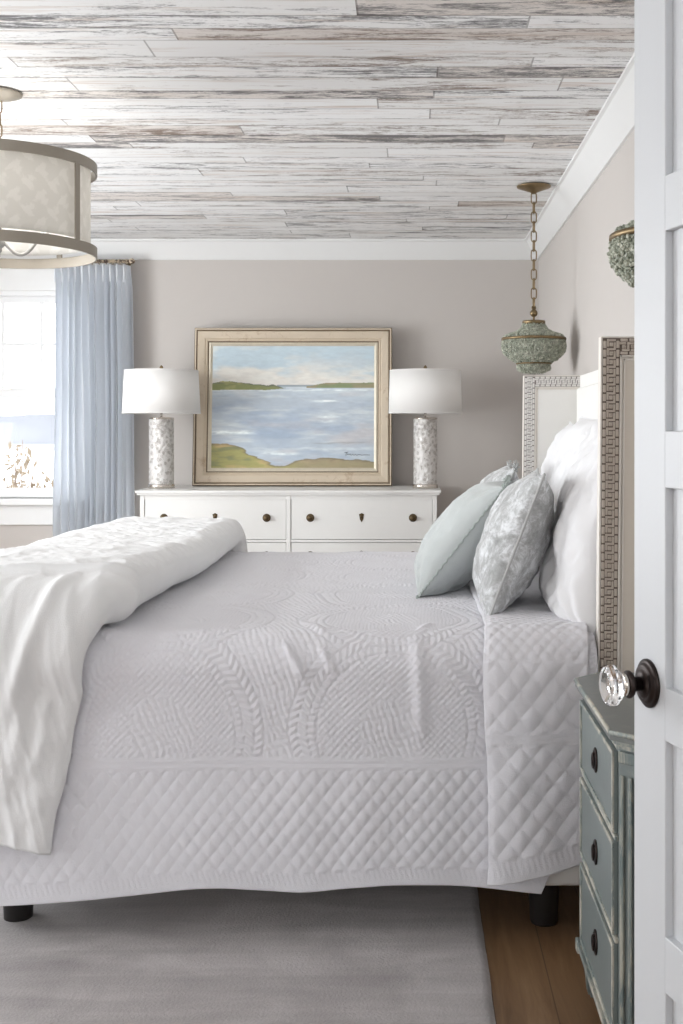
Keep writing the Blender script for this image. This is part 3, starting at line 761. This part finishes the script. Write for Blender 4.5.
# ------------------------------------------------------------------ pillows
def pillow(name, w, h, T, mat, base, lean, yaw=0, k=.07, seed=0, heavy=0.0, pip=None, wr=.005, N=72, frill=0.0, q=.55, flop=0.0, flat=0.0):
    u = np.sin(np.linspace(-1, 1, N)*PI/2*.999); v = u.copy()
    U, V = np.meshgrid(u, v, indexing='ij')
    ex_ = 1-k*(1-V**2)*np.abs(U)**2; ez_ = 1-k*(1-U**2)*np.abs(V)**2
    pv = np.where(V < 0, 2.4+flat, 2.4); th = ((1-np.abs(U)**(2.4+flat*.3))*(1-np.abs(V)**pv)).clip(0)**q*T*(1-heavy*V)
    cr = np.abs(U*V)
    ang = np.arctan2(V-np.sign(V), U-np.sign(U))
    outs = []
    for sgn in (1, -1):
        ns = (fbm(U*2.2+sgn*5, V*2.2, seed, 3)*wr*2.2+-np.abs(fbm(U*5+V*2, V*4+sgn*3, seed+5, 3))*wr*1.6)+wr*1.3*np.sin(ang*13+seed)*cr**1.5
        yv = sgn*(th+ns*(1-np.maximum(np.abs(U), np.abs(V))**6))
        outs.append(np.stack([U*w/2*ex_, yv, (V*ez_+1)*h/2+flop*0], -1))
    me_pts = outs[0].reshape(-1, 3).tolist()+outs[1].reshape(-1, 3).tolist()
    fs = []; n2 = N*N
    for i in range(N-1):
        for j in range(N-1):
            a = i*N+j; fs.append((a, a+N, a+N+1, a+1)); fs.append((n2+a, n2+a+1, n2+a+N+1, n2+a+N))
    g = G(); g.add(me_pts, fs, True); o = g.build(name, mat)
    bm = bmesh.new(); bm.from_mesh(o.data); bmesh.ops.remove_doubles(bm, verts=bm.verts[:], dist=.0004)
    bmesh.ops.recalc_face_normals(bm, faces=bm.faces[:]); bm.to_mesh(o.data); bm.free()
    o.matrix_world = Matrix.Translation(base) @ Matrix.Rotation(yaw, 4, 'Z') @ Matrix.Rotation(lean, 4, 'Y') @ Matrix.Rotation(PI/2, 4, 'Z')
    if pip:
        pm, pr_ = pip; A = outs[0]; loop = [A[i, 0] for i in range(N)]+[A[N-1, j] for j in range(1, N)]+[A[i, N-1] for i in range(N-2, -1, -1)]+[A[0, j] for j in range(N-2, 0, -1)]
        loop = [Vector(p_) for p_ in loop]
        if frill:
            L = []
            for i, p_ in enumerate(loop):
                c = Vector((0, 0, h/2)); d_ = (p_-c).normalized()
                L.append(p_+d_*frill*.4+Vector((0, math.sin(i*1.9)*frill*.5, 0))+d_*frill*.5*math.sin(i*2.7))
            loop = L
        G().tube(loop, pr_, 6, True).build('piping', pm, o)
        # corner tufts
        if frill:
            for ci in (A[0, 0], A[0, N-1], A[N-1, 0], A[N-1, N-1]):
                g = G()
                for q_ in range(14):
                    c = Vector(ci); dd = (c-Vector((0, 0, h/2))).normalized()
                    e = c+dd*random.uniform(.008, .022)+Vector((random.gauss(0, .01), random.gauss(0, .008), random.gauss(0, .01)))
                    g.tube([c-dd*.01, (c+e)/2+Vector((random.gauss(0, .003),)*3), e], [.0035, .003, .0018], 5)
                g.build('corner_frill', pm, o)
    return o
ZB = .788
gsh = 'white euro shams along the headboard'
p1 = pillow('euro_sham', .62, .60, .122, M['sheet'], (.488, 3.31, ZB-.035), math.radians(10), 0, .03, 3, .24, (M['sheet'], .004), .014, 96, q=.42, flat=4)
p2 = pillow('euro_sham', .62, .60, .12, M['sheet'], (.53, 3.97, ZB-.02), math.radians(11), math.radians(4), .05, 14, .15, (M['sheet'], .004), .009, 72)
p3 = pillow('euro_sham', .58, .58, .10, M['sheet'], (.56, 4.60, ZB-.02), math.radians(9), math.radians(-3), .05, 25, .1, (M['sheet'], .004), .009, 72)
tag(p1, 'nearest plump white pillow sham, tied at its lower corner, against the near headboard wing', 'pillow', gsh)
tag(p2, 'middle white pillow sham standing behind the front silver cushion', 'pillow', gsh)
tag(p3, 'farthest white pillow sham beside the far headboard wing', 'pillow', gsh)
gt = G().tube([(.505, 3.0, .80), (.49, 2.985, .785), (.475, 2.98, .79), (.487, 2.985, .803), (.50, 2.985, .79), (.515, 2.98, .775)], .004, 6)
c1 = pillow('accent_cushion', .48, .425, .092, M['velvet'], (.222, 3.38, ZB), math.radians(21), math.radians(-4), .07, 31, .05, (M['piping'], .0042), .006, 84)
c2 = pillow('accent_cushion', .46, .415, .095, M['velvet'], (.215, 4.31, ZB), math.radians(22), math.radians(-2), .08, 37, .05, (M['piping'], .0042), .006, 60, frill=.006)
tag(c1, 'silver crushed velvet cushion with piped edge, nearest the camera', 'cushion', 'silver velvet cushions on the bed')
tag(c2, 'silver velvet cushion mostly hidden behind the sea green cushion', 'cushion', 'silver velvet cushions on the bed')
c3 = pillow('linen_cushion', .50, .435, .105, M['blue'], (.040, 3.84, ZB), math.radians(38), math.radians(-5), .05, 43, .1, (M['tassel'], .003), .006, 84, frill=.005)
tag(c3, 'pale sea green linen cushion with frayed edge, leaning in front of silver cushions', 'cushion')

ti = gt.build('ribbon_tie', M['sheet'], p1); bpy.context.view_layer.update(); ti.matrix_parent_inverse = p1.matrix_world.inverted()
# ------------------------------------------------------------------ dresser
DX0, DX1, DY0, DY1, DZ = -1.516, .159, 6.35, 6.95, .98
dre = empty('dresser', ((DX0+DX1)/2, (DY0+DY1)/2, 0)); DO = Vector(dre.location)
def dpart(g, name, mat, par=None):
    o = g.build(name, mat, par or dre)
    if par is None: o.location = -DO
    return o
dc = (DX0+DX1)/2
def bow(x):           # gentle serpentine of each half
    xm = (x-DX0-.04)/((DX1-DX0)/2-.04) if x < dc else (x-dc)/((DX1-DX0)/2-.04)
    return .012*math.sin(PI*max(0, min(1, xm)))**2
def slab(x0, x1, z0, z1, yf, yb, amp=1.0, n=26):
    g = G(); vs = []; fs = []
    for i in range(n+1):
        x = x0+(x1-x0)*i/n; yy = yf-bow(x)*amp
        vs += [(x, yy, z0), (x, yy, z1), (x, yb, z1), (x, yb, z0)]
    for i in range(n):
        for k in range(4): fs.append((i*4+k, (i+1)*4+k, (i+1)*4+(k+1) % 4, i*4+(k+1) % 4))
    fs += [(0, 1, 2, 3), (n*4+3, n*4+2, n*4+1, n*4)]
    g.add(vs, fs); return g
g = slab(DX0, DX1, DZ-.014, DZ, DY0-.004, DY1); g2 = slab(DX0+.008, DX1-.008, DZ-.026, DZ-.014, DY0+.006, DY1); g.add(g2.v, g2.f)
dpart(g, 'top', M['dresser'])
bx0, bx1 = DX0+.022, DX1-.022; BY = DY0+.022
g = G().box(bx0, bx1, BY+.03, DY1-.005, .10, DZ-.026)
for z0, z1 in ((DZ-.05, DZ-.026), (.10, .13)): q = slab(bx0, bx1, z0, z1, BY, BY+.03); g.add(q.v, q.f)
rows = [(.13, .325), (.345, .52), (.54, .695), (.709, .938)]
for a, b in zip(rows[:-1], rows[1:]): q = slab(bx0, bx1, a[1], b[0], BY, BY+.03); g.add(q.v, q.f)
for cx, hw in ((bx0+.012, .012), (dc, .012), (bx1-.012, .012)): g.box(cx-hw, cx+hw, BY-.002, BY+.03, .10, DZ-.03, .002)
dpart(g, 'carcass', M['dresser'])
for a, b in rows:
    for x0, x1 in ((bx0+.027, dc-.015), (dc+.015, bx1-.027)):
        dw = dpart(slab(x0, x1, a+.003, b-.003, BY+.002, BY+.026), 'drawer', M['dresser'])
        xm = (x0+x1)/2; zc_ = (a+b)/2+.005
        for kx in (x0+.105, x1-.105):
            A = Matrix.Translation((kx, BY+.004-bow(kx), zc_)) @ Matrix.Rotation(PI/2, 4, 'X')
            G().lathe([(1e-5, 0), (.021, 0), (.0225, .003), (.019, .005), (.015, .004), (.007, .006), (.006, .012), (.013, .017), (.015, .022), (.011, .026), (1e-5, .027)], 24, A).build('knob', M['knobbrass'], dw)
        A = Matrix.Translation((xm, BY+.004-bow(xm), zc_)) @ Matrix.Rotation(PI/2, 4, 'X')
        e = G().prism([(-.012, .012), (-.014, .02), (0, .027), (.014, .02), (.012, .012), (.009, -.008), (0, -.024), (-.009, -.008)], 0, .004, A)
        e.lathe([(1e-5, .004), (.007, .004), (.006, .007), (1e-5, .007)], 12, A @ Matrix.Translation((0, .008, 0)))
        e.build('escutcheon', M['knobbrass'], dw)
for fx in (bx0+.03, bx1-.03):
    for fy in (BY+.03, DY1-.04):
        dpart(G().box(fx-.028, fx+.028, fy-.028, fy+.028, 0, .10, .004), 'foot', M['dresser'])
tag(dre, 'long white painted dresser with brass knobs against the back wall', 'dresser')

# ------------------------------------------------------------------ lamps
def make_lamp(x, rb_, rt_, rc, label):
    r = empty('table_lamp', (x, 6.62, DZ))
    G().lathe([(1e-5, 0), (rc+.004, 0), (rc+.004, .018), (rc+.001, .024), (1e-5, .024)], 40).build('base', M['nickel'], r)
    # embossed column as real relief
    na, nz_ = 150, 170; th = np.linspace(0, 2*PI, na, endpoint=False); zz = np.linspace(.024, .396, nz_)
    TH, ZZ = np.meshgrid(th, zz, indexing='ij')
    rel = .0022*np.abs(np.sin(TH*4+2.2*np.sin(ZZ*38)+4*fbm(np.cos(TH)*1.5, ZZ*14, 5, 2)))**.7+.001*fbm(TH*6, ZZ*60, 9, 2)
    rr = rc-.003+rel
    grid_mesh('column', np.stack([rr*np.cos(TH), rr*np.sin(TH), ZZ], -1), M['mica'], r, wrap_u=True)
    G().lathe([(1e-5, .392), (rc+.001, .392), (rc+.001, .402), (.02, .406), (.008, .412), (.0065, .43), (1e-5, .43)], 36).build('collar', M['nickel'], r)
    sh = empty('lamp_shade', (0, 0, 0)); COL.objects.unlink(sh); bpy.data.objects.remove(sh)
    z0, z1 = .425, .672
    prof = [(rb_, z0), (rt_, z1), (rt_-.003, z1), (rb_-.003, z0)]
    g = G(); n_ = 64; vs = []; fs = []
    for i in range(n_):
        a = 2*PI*i/n_
        for q, zq in prof: vs.append((q*math.cos(a), q*math.sin(a), zq))
    for i in range(n_):
        j = (i+1) % n_
        for q in range(4): fs.append((i*4+q, j*4+q, j*4+(q+1) % 4, i*4+(q+1) % 4))
    g.add(vs, fs, True); so = g.build('lamp_shade', M['lamp_shade'], r)
    for rr_, zq in ((rb_, z0+.003), (rt_, z1-.003)):
        G().tube([(rr_*math.cos(a), rr_*math.sin(a), zq) for a in np.linspace(0, 2*PI, 64, endpoint=False)], .0022, 6, True).build('shade_trim', M['lamp_shade'], so)
    g = G().tube([(0, 0, .41), (0, 0, .69)], .004, 8)
    for k in range(3):
        a = k*2*PI/3+.5; g.tube([(0, 0, z1-.012), (rt_*.98*math.cos(a), rt_*.98*math.sin(a), z1-.006)], .0018, 6)
    g.build('stem', M['nickel'], r)
    G().lathe([(1e-5, .676), (.008, .678), (.011, .688), (.006, .698), (1e-5, .702)], 16).build('finial', M['brass'], r)
    G().sphere((0, 0, .52), .03, 16, 12, (1, 1, 1.3)).build('bulb', M['lamp_shade'], r)
    tag(r, label, 'table lamp', 'pair of table lamps on the dresser'); return r
make_lamp(-1.430, .220, .208, .071, 'silver table lamp with white drum shade at the dresser end near the curtain')
make_lamp(.076, .210, .203, .069, 'silver table lamp with white drum shade to the right of the painting')

# ------------------------------------------------------------------ painting
PW, PH, FD = 1.17, .936, .045
pa = empty('framed_painting', ((-1.282-.124)/2, 6.83, DZ+.002), (-math.radians(5.0), 0, 0))
prof = [(0, 0), (0, .036), (.004, .040), (.012, .040), (.015, .034), (.019, .034), (.024, .038), (.060, .033), (.068, .026), (.073, .030), (.079, .026), (.085, .020), (.094, .022), (.106, .014), (.106, 0)]
def framepart(i0, i1, name, mat, par):
    g = G(); seg = prof[i0:i1+1]; n_ = len(seg)
    cs = [(-PW/2, 0, 1, 1), (PW/2, 0, -1, 1), (PW/2, PH, -1, -1), (-PW/2, PH, 1, -1)]
    vs = [(cx+sx*a, -b, cz+sz*a) for (cx, cz, sx, sz) in cs for a, b in seg]
    fs = [(k*n_+q, ((k+1) % 4)*n_+q, ((k+1) % 4)*n_+q+1, k*n_+q+1) for k in range(4) for q in range(n_-1)]
    g.add(vs, fs); return g.build(name, mat, par)
fr_ = framepart(5, 10, 'frame', M['frame'], pa)
framepart(2, 3, 'outer_bead', M['frame'], fr_); framepart(0, 2, 'outer_edge', M['framedark'], fr_); framepart(3, 5, 'groove', M['framedark'], fr_)
framepart(10, 11, 'inner_dark_line', M['framedark'], fr_); framepart(11, 14, 'inner_lip', M['framelight'], fr_)  # dark line along the inner step, then the pale lip
G().box(-PW/2+.002, PW/2-.002, -.006, 0, .002, PH-.002).build('backing', M['framedark'], pa)
cw_, ch_ = PW-.205, PH-.205; NX, NY = 420, 320
U, V = np.meshgrid(np.linspace(0, 1, NX), np.linspace(0, 1, NY), indexing='ij')
def C(*c): return np.array(s2l(c))
def blend(a, b, f): return a*(1-f[..., None])+b*f[..., None]
n1 = fbm(U*3, V*7, 101, 4); n2 = fbm(U*9, V*22, 103, 4); n3 = fbm(U*5, V*30, 107, 4); n4 = fbm(U*26, V*60, 109, 3)
sky = blend(np.ones(U.shape+(3,))*C(176, 196, 214), np.ones(U.shape+(3,))*C(214, 208, 206), sst(.0, .25, .95-V+n1*.45-.15*U))
sky = blend(sky, C(216, 214, 213), sst(.0, .7, n2*.6+n1*.7)*.7)
sky = blend(sky, C(172, 190, 208), sst(.1, .6, n1-.3+(V-.85)*2.0+.4*U)*.8)
wat = np.ones(U.shape+(3,))*C(168, 180, 200)
wat = blend(wat, C(196, 202, 212), sst(-.1, .5, n3)*.7); wat = blend(wat, C(140, 160, 192), sst(.0, .6, fbm(U*2.5, V*9, 113, 4))*.75)
wat = blend(wat, C(188, 178, 184), sst(.15, .6, fbm(U*3+4, V*8, 117, 3))*.6)
wat = blend(wat, C(190, 203, 220), sst(.5, .66, V)*.5)
def streak(u0, u1, v0, hw, c, a=1.0):
    global wat
    f = np.exp(-((V-v0-.01*n2)/hw)**2)*sst(u0-.04, u0+.05, U+.05*n3)*(1-sst(u1-.05, u1+.04, U+.05*n3)); wat = blend(wat, c, np.clip(f*a*(.7+.6*n4), 0, 1))
streak(.0, .26, .29, .012, C(226, 232, 240)); streak(.62, .78, .545, .010, C(228, 234, 242)); streak(.62, .78, .42, .012, C(222, 228, 236), .8)
streak(.64, .76, .385, .010, C(222, 228, 236), .8); streak(.6, .95, .205, .006, C(128, 128, 138), .8); streak(.30, .5, .12, .012, C(220, 226, 234), .7); streak(.55, 1, .16, .010, C(200, 208, 220), .6)
streak(0, 1, .635, .006, C(220, 226, 234), .9)
img = blend(wat, sky, sst(.664, .67, V+.004*n4))
# far lands
img = blend(img, C(120, 140, 160), ((V > .664) & (V < .678-.0*U) & (U > .40) & (U < .70)).astype(float)*.8)
lt = .69+.012*np.sin(U*14)*np.exp(-U)+.012*n2+.006*n4-.05*sst(.36, .5, U); lb = .637+.018*sst(.3, .52, U)+.003*n2
ml = ((V < lt) & (V > lb) & (U < .5)).astype(float)
land = blend(np.ones(U.shape+(3,))*C(132, 138, 78), C(104, 108, 92), sst(0, 1, (V-lt)*60+1)); land = blend(land, C(168, 160, 96), sst(.1, .5, n2))
img = blend(img, land, ml)
rt = .672+.024*sst(.6, .72, U)+.004*n2; mr = ((V < rt) & (V > .655) & (U > .58)).astype(float)
img = blend(img, blend(np.ones(U.shape+(3,))*C(150, 138, 104), C(128, 140, 96), sst(-.2, .3, n2+U-.8)), mr)
# foreground dune
fg = .165*(1-sst(.08, .42, U))+.035+.045*sst(.44, .58, U)*(1-.3*sst(.75, 1, U))+.016*n2+.012*n3+.008*n4
mf = sst(-.004, .004, fg-V)
dune = blend(np.ones(U.shape+(3,))*C(158, 150, 76), C(132, 134, 84), sst(-.1, .4, n2)); dune = blend(dune, C(190, 160, 96), sst(.0, .5, fbm(U*7, V*14, 121, 3)))
dune = blend(dune, C(156, 138, 112), sst(.4, .6, U)*.75); dune = blend(dune, C(112, 100, 84), np.exp(-((V-fg)/.012)**2)*.7)
img = blend(img, dune, mf)
grey = img.mean(-1, keepdims=True); img = np.clip((img*.74+grey*.26)*np.array([1.22, 1.24, 1.17])*(1+.08*n4[..., None]), 0, 1)
rgba = np.concatenate([img, np.ones(U.shape+(1,))], -1)
t = NT('oil_paint'); at = t.n('ShaderNodeAttribute'); at.attribute_name = 'pigment'
t.bsdf(at.outputs['Color'], .55, 0, t.bump(t.noise(t.coord((1, 1, 3)), 60, 4), .25, .003))
Pc = np.stack([(U-.5)*cw_, np.full(U.shape, -.0135)-.0006*n4, .1025+V*ch_], -1)
cvo = grid_mesh('canvas', Pc, t.m, pa, colors=rgba)
sg = G(); sx, sz = .305, .1025+.105*ch_
pts = [(0, .018), (.022, .019), (.012, .018), (.008, -.002), (.02, .008), (.028, .002), (.033, .010), (.04, .0), (.05, .009), (.056, .0), (.064, .007), (.072, .001), (.085, .006), (.10, .002), (.125, .004), (.15, .003)]
sg.tube([(sx+a, -.0148, sz+b) for a, b in pts], .0014, 5)
sg.build('signature', simple('signature_paint', rgb(70, 74, 84), .6), cvo)
tag(pa, 'seascape painting in a weathered champagne wood frame leaning on the dresser', 'painting')

# ------------------------------------------------------------------ curtain & rod
cx0, cx1 = -2.125, -1.675; N1, N2 = 520, 130
s_ = np.linspace(0, 1, N1); zq = np.linspace(.015, 2.292, N2)
Sx, Zq = np.meshgrid(s_, zq, indexing='ij'); hf = (Zq-.015)/2.277
base = Sx*11*2*PI; ph = .8*fbm(Sx*6, Zq*.5, 131, 2)+base+.5*np.sin(base*.37)
amp = .026+.012*(1-sst(.85, 1, hf)); pin = sst(.93, 1.0, hf)
wav = np.sin(ph); wav = np.sign(wav)*np.abs(wav)**(.8)
yy = 6.895-amp*wav*(1-.3*pin)-.010*np.sin(ph*2.3)*(1-pin)+.004*fbm(Sx*30, Zq*1.2, 137, 3)
xx = cx0+(cx1-cx0)*Sx+.03*(1-hf)*(Sx-.0)*1.0+.007*np.cos(ph)*(1-pin)+.010*fbm(Sx*4, Zq*.8, 141, 2)
yy = yy-pin*.006*np.sin(ph*1.0+1.2)
cu = grid_mesh('curtain', np.stack([xx, yy, Zq], -1), M['curtain'])
g = G()
for k in range(11):
    x = cx0+(cx1-cx0)*(k+.25)/11; g.tube([(x, 6.868, 2.292), (x+.002, 6.862, 2.24), (x, 6.866, 2.19)], [.007, .005, .003], 6)
g.build('pinch_pleat', M['curtain'], cu)
tag(cu, 'pale blue floor-length pleated curtain hanging beside the window', 'curtain')
rd = empty('curtain_rod', (-2.4, 6.895, 2.315))
g = G().tube([(-.75, 0, 0), (.735, 0, 0)], .011, 12); rod = g.build('rod', M['rod'], rd)
for x in (-.75, .735): G().sphere((x, 0, 0), .017, 14, 10, (1.1, 1, 1)).build('finial', M['rod'], rd)
for x in (.69, -.70): G().box(x-.007, x+.007, 0, .105, -.008, .008, .002).box(x-.015, x+.015, .098, .105, -.03, .03, .002).build('bracket', M['brass'], rd)
for k in range(11):
    x = cx0+(cx1-cx0)*(k+.5)/11+2.4
    G().tube([(x, .015*math.cos(a), -.003+.015*math.sin(a)) for a in np.linspace(0, 2*PI, 14, endpoint=False)], .0022, 5, True).build('ring', M['rod'], rd)
tag(rd, 'mottled brown curtain rod with rings above the window', 'curtain rod')

# ------------------------------------------------------------------ pendants
def chain(z0, z1, n, rl, wl, x=0, y=0, tr=.0026):
    g = G(); L = (z0-z1)/n; hl = L/2+tr*1.2
    for k in range(n):
        zc_ = z0-L*(k+.5); al = (PI/2)*(k % 2)-.15
        pts = []
        for a in np.linspace(0, 2*PI, 18, endpoint=False):
            px = wl*math.cos(a); pz_ = math.copysign(max(hl-wl, 0), math.sin(a))+wl*math.sin(a) if abs(math.sin(a)) > 1e-6 else 0
            pts.append((x+px*math.cos(al), y+px*math.sin(al), zc_+pz_))
        g.tube(pts, tr, 6, True)
    return g
PEN = empty('pendant_light', (.567, 5.4, ZC))
E = lambda v: v+H-ZC       # height relative to the eye -> local z
G().lathe([(1e-5, 0), (.045, 0), (.08, -.006), (.078, -.012), (.05, -.022), (.018, -.034), (.008, -.042), (1e-5, -.043)], 28).build('canopy', M['brass'], PEN)
chain(-.040, E(.578), 12, 0, .0125, tr=.0030).build('chain', M['brass'], PEN)
G().sphere((0, 0, E(.553)), .018, 18, 12).tube([(0, 0, E(.585)), (0, 0, E(.50))], .005, 8).tube([(.009*math.cos(a), 0, E(.578)+.009*math.sin(a)) for a in np.linspace(0, 2*PI, 14, endpoint=False)], .0028, 6, True).build('ball', M['brass'], PEN)
G().lathe([(1e-5, E(.518)), (.052, E(.518)), (.054, E(.512)), (.052, E(.500)), (1e-5, E(.500))], 36).build('cap', M['brass'], PEN)
bprof = [(.050, .502), (.056, .488), (.072, .472), (.100, .459), (.136, .447), (.141, .435), (.145, .420), (.149, .402), (.146, .382), (.133, .360), (.110, .340), (.078, .324), (.070, .312), (.077, .305), (.074, .293), (.052, .280), (.02, .276)]
inner = G().lathe([(max(r-.006, 1e-5), E(z)) for r, z in bprof], 48)
shade = inner.build('bead_shade', M['beads'], PEN)
g = G()
pr_a = np.array(bprof); seg = np.hypot(np.diff(pr_a[:, 0]), np.diff(pr_a[:, 1])); cum = np.concatenate([[0], np.cumsum(seg)])
sdist = 0; rowi = 0
ico = bmesh.new(); bmesh.ops.create_icosphere(ico, subdivisions=1, radius=1); icov = [tuple(v.co) for v in ico.verts]; icof = [tuple(v.index for v in f.verts) for f in ico.faces]; ico.free()
while sdist < cum[-1]:
    r = np.interp(sdist, cum, pr_a[:, 0]); z = np.interp(sdist, cum, pr_a[:, 1])
    nb = max(8, int(2*PI*r/.0092))
    for k in range(nb):
        a = 2*PI*k/nb+random.gauss(0, .02); rr = r+random.gauss(-.0005, .0016); s0 = random.uniform(.0040, .0062)
        Rm = Matrix.Translation((rr*math.cos(a), rr*math.sin(a), E(z)+random.gauss(0, .002))) @ Euler((random.uniform(0, 3), random.uniform(0, 3), a)).to_matrix().to_4x4() @ Matrix.Diagonal((s0, s0*random.uniform(.6, 1), s0*random.uniform(.7, 1.2), 1))
        g.add(icov, icof, False, Rm)
    sdist += .0080; rowi += 1
bo = g.build('glass_beads', M['beads'], shade, fix=False); bo['kind'] = 'stuff'
for (r, z, hh_) in ((.1475, .432, .006), (.080, .318, .003)):
    G().lathe([(r-.006, E(z-hh_)), (r+.0025, E(z-hh_)), (r+.0035, E(z)), (r+.0025, E(z+hh_)), (r-.006, E(z+hh_))], 48).build('band', M['brass'], PEN)
PEN.rotation_euler = (0, 0, .3)
tag(PEN, 'green beaded pendant lamp hanging on a long brass chain over the far bedside', 'pendant lamp', 'green beaded pendant lamps')
P2 = copy_tree(PEN); P2.location = (.577, 2.50, ZC-.012); P2.rotation_euler = (0, 0, 1.1)
tag(P2, 'green beaded pendant lamp partly hidden by the open door edge', 'pendant lamp', 'green beaded pendant lamps')

# ------------------------------------------------------------------ drum chandelier
CH = empty('drum_chandelier', (-1.397, 3.92, ZC)); RD = .322; zu, zl = .916, .596
G().lathe([(1e-5, 0), (.062, 0), (.078, -.006), (.076, -.012), (.05, -.022), (.015, -.032), (1e-5, -.033)], 40).build('canopy', M['champagne'], CH)
chain(-.03, E(zu)+.0, 5, 0, .012).build('chain', M['brass'], CH)
def hoop(z0, z1, ro, ri, name, mat):
    g = G(); n_ = 128; vs = []; fs = []; pf = [(ri, z0), (ro, z0), (ro, z1), (ri, z1)]
    for i in range(n_):
        a = 2*PI*i/n_; vs += [(q*math.cos(a), q*math.sin(a), zq_) for q, zq_ in pf]
    for i in range(n_):
        j = (i+1) % n_
        for q in range(4): fs.append((i*4+q, j*4+q, j*4+(q+1) % 4, i*4+(q+1) % 4))
    g.add(vs, fs); return g.build(name, mat, CH)
hoop(E(zu-.035), E(zu), RD, RD-.006, 'upper_hoop', M['champagne']); hoop(E(zl), E(zl+.036), RD, RD-.006, 'lower_hoop', M['champagne'])
for th in (-21, 69, 159, 249):
    a = math.radians(th); XF = Matrix.Rotation(a, 4, 'Z')
    G().box(RD-.005, RD+.0015, -.011, .011, E(zl+.03), E(zu-.03), .001, xf=XF).build('strut', M['champagne'], CH)
th = np.linspace(0, 2*PI, 96, endpoint=False); zs = np.linspace(E(zl+.045), E(zu-.01), 12); TH, ZZ = np.meshgrid(th, zs, indexing='ij')
RS = RD-.022
ds = grid_mesh('drum_shade', np.stack([RS*np.cos(TH), RS*np.sin(TH), ZZ], -1), M['drum'], CH, wrap_u=True, uv=True)
ds.modifiers.new('cloth', 'SOLIDIFY').thickness = .002
g = G().tube([(0, 0, E(zu)), (0, 0, E(zl+.03))], .007, 10).sphere((0, 0, E(zl+.045)), .022, 14, 10).sphere((0, 0, E(zl+.02)), .012, 12, 8)
g.tube([(-RD+.02, 0, E(zu-.02)), (RD-.02, 0, E(zu-.02))], .005, 8).tube([(0, -RD+.02, E(zu-.02)), (0, RD-.02, E(zu-.02))], .005, 8)
g.build('stem', M['gunmetal'], CH)
for k in range(4):
    a = math.radians(20+90*k); XF = Matrix.Rotation(a, 4, 'Z')
    am = G().tube([(.01+.14*q, 0, E(zl+.055-.05*math.sin(PI*min(1, q*1.15))+.03*q**4)) for q in np.linspace(0, 1, 16)], .006, 8, xf=XF)
    am.lathe([(1e-5, 0), (.02, .004), (.022, .010), (.012, .012), (.012, .05), (1e-5, .05)], 16, XF @ Matrix.Translation((.15, 0, E(zl+.07))))
    ao = am.build('arm', M['gunmetal'], CH)
    G().lathe([(1e-5, .05), (.009, .052), (.016, .072), (.015, .085), (.006, .105), (1e-5, .112)], 16, XF @ Matrix.Translation((.15, 0, E(zl+.07)))).build('bulb', M['lamp_shade'], ao)
for k in range(4):
    a = math.radians(20+90*k); pl = bpy.data.lights.new('ceiling_fill_light', 'POINT'); pl.energy = 1.2; pl.shadow_soft_size = .03; pl.color = (1, .99, .97)  # faint points added just above the bulbs to brighten the ceiling
    po_ = bpy.data.objects.new('ceiling_fill_light', pl); COL.objects.link(po_); po_.location = (-1.397+.15*math.cos(a), 3.92+.15*math.sin(a), H+zl+.22)
tag(CH, 'round drum chandelier with taupe metal hoops and damask fabric shade', 'chandelier')

# ------------------------------------------------------------------ light
wd = bpy.data.worlds.new('world'); S.world = wd; wd.use_nodes = True
bg = wd.node_tree.nodes['Background']; bg.inputs[0].default_value = (.96, .98, 1.0, 1); bg.inputs[1].default_value = 3.1
def area(name, loc, rot, sx, sy, e, col=(1, 1, 1)):
    l = bpy.data.lights.new(name, 'AREA'); l.shape = 'RECTANGLE'; l.size = sx; l.size_y = sy; l.energy = e; l.color = col
    o = bpy.data.objects.new(name, l); COL.objects.link(o); o.location = loc; o.rotation_euler = rot; return o
area('window_light', (XL-.16, 4.62, 1.4), (0, -PI/2, 0), 1.7, 1.7, 98, (.93, .97, 1))
area('window_light', (XL-.16, 2.05, 1.4), (0, -PI/2, 0), 1.7, 1.6, 33, (.93, .97, 1))
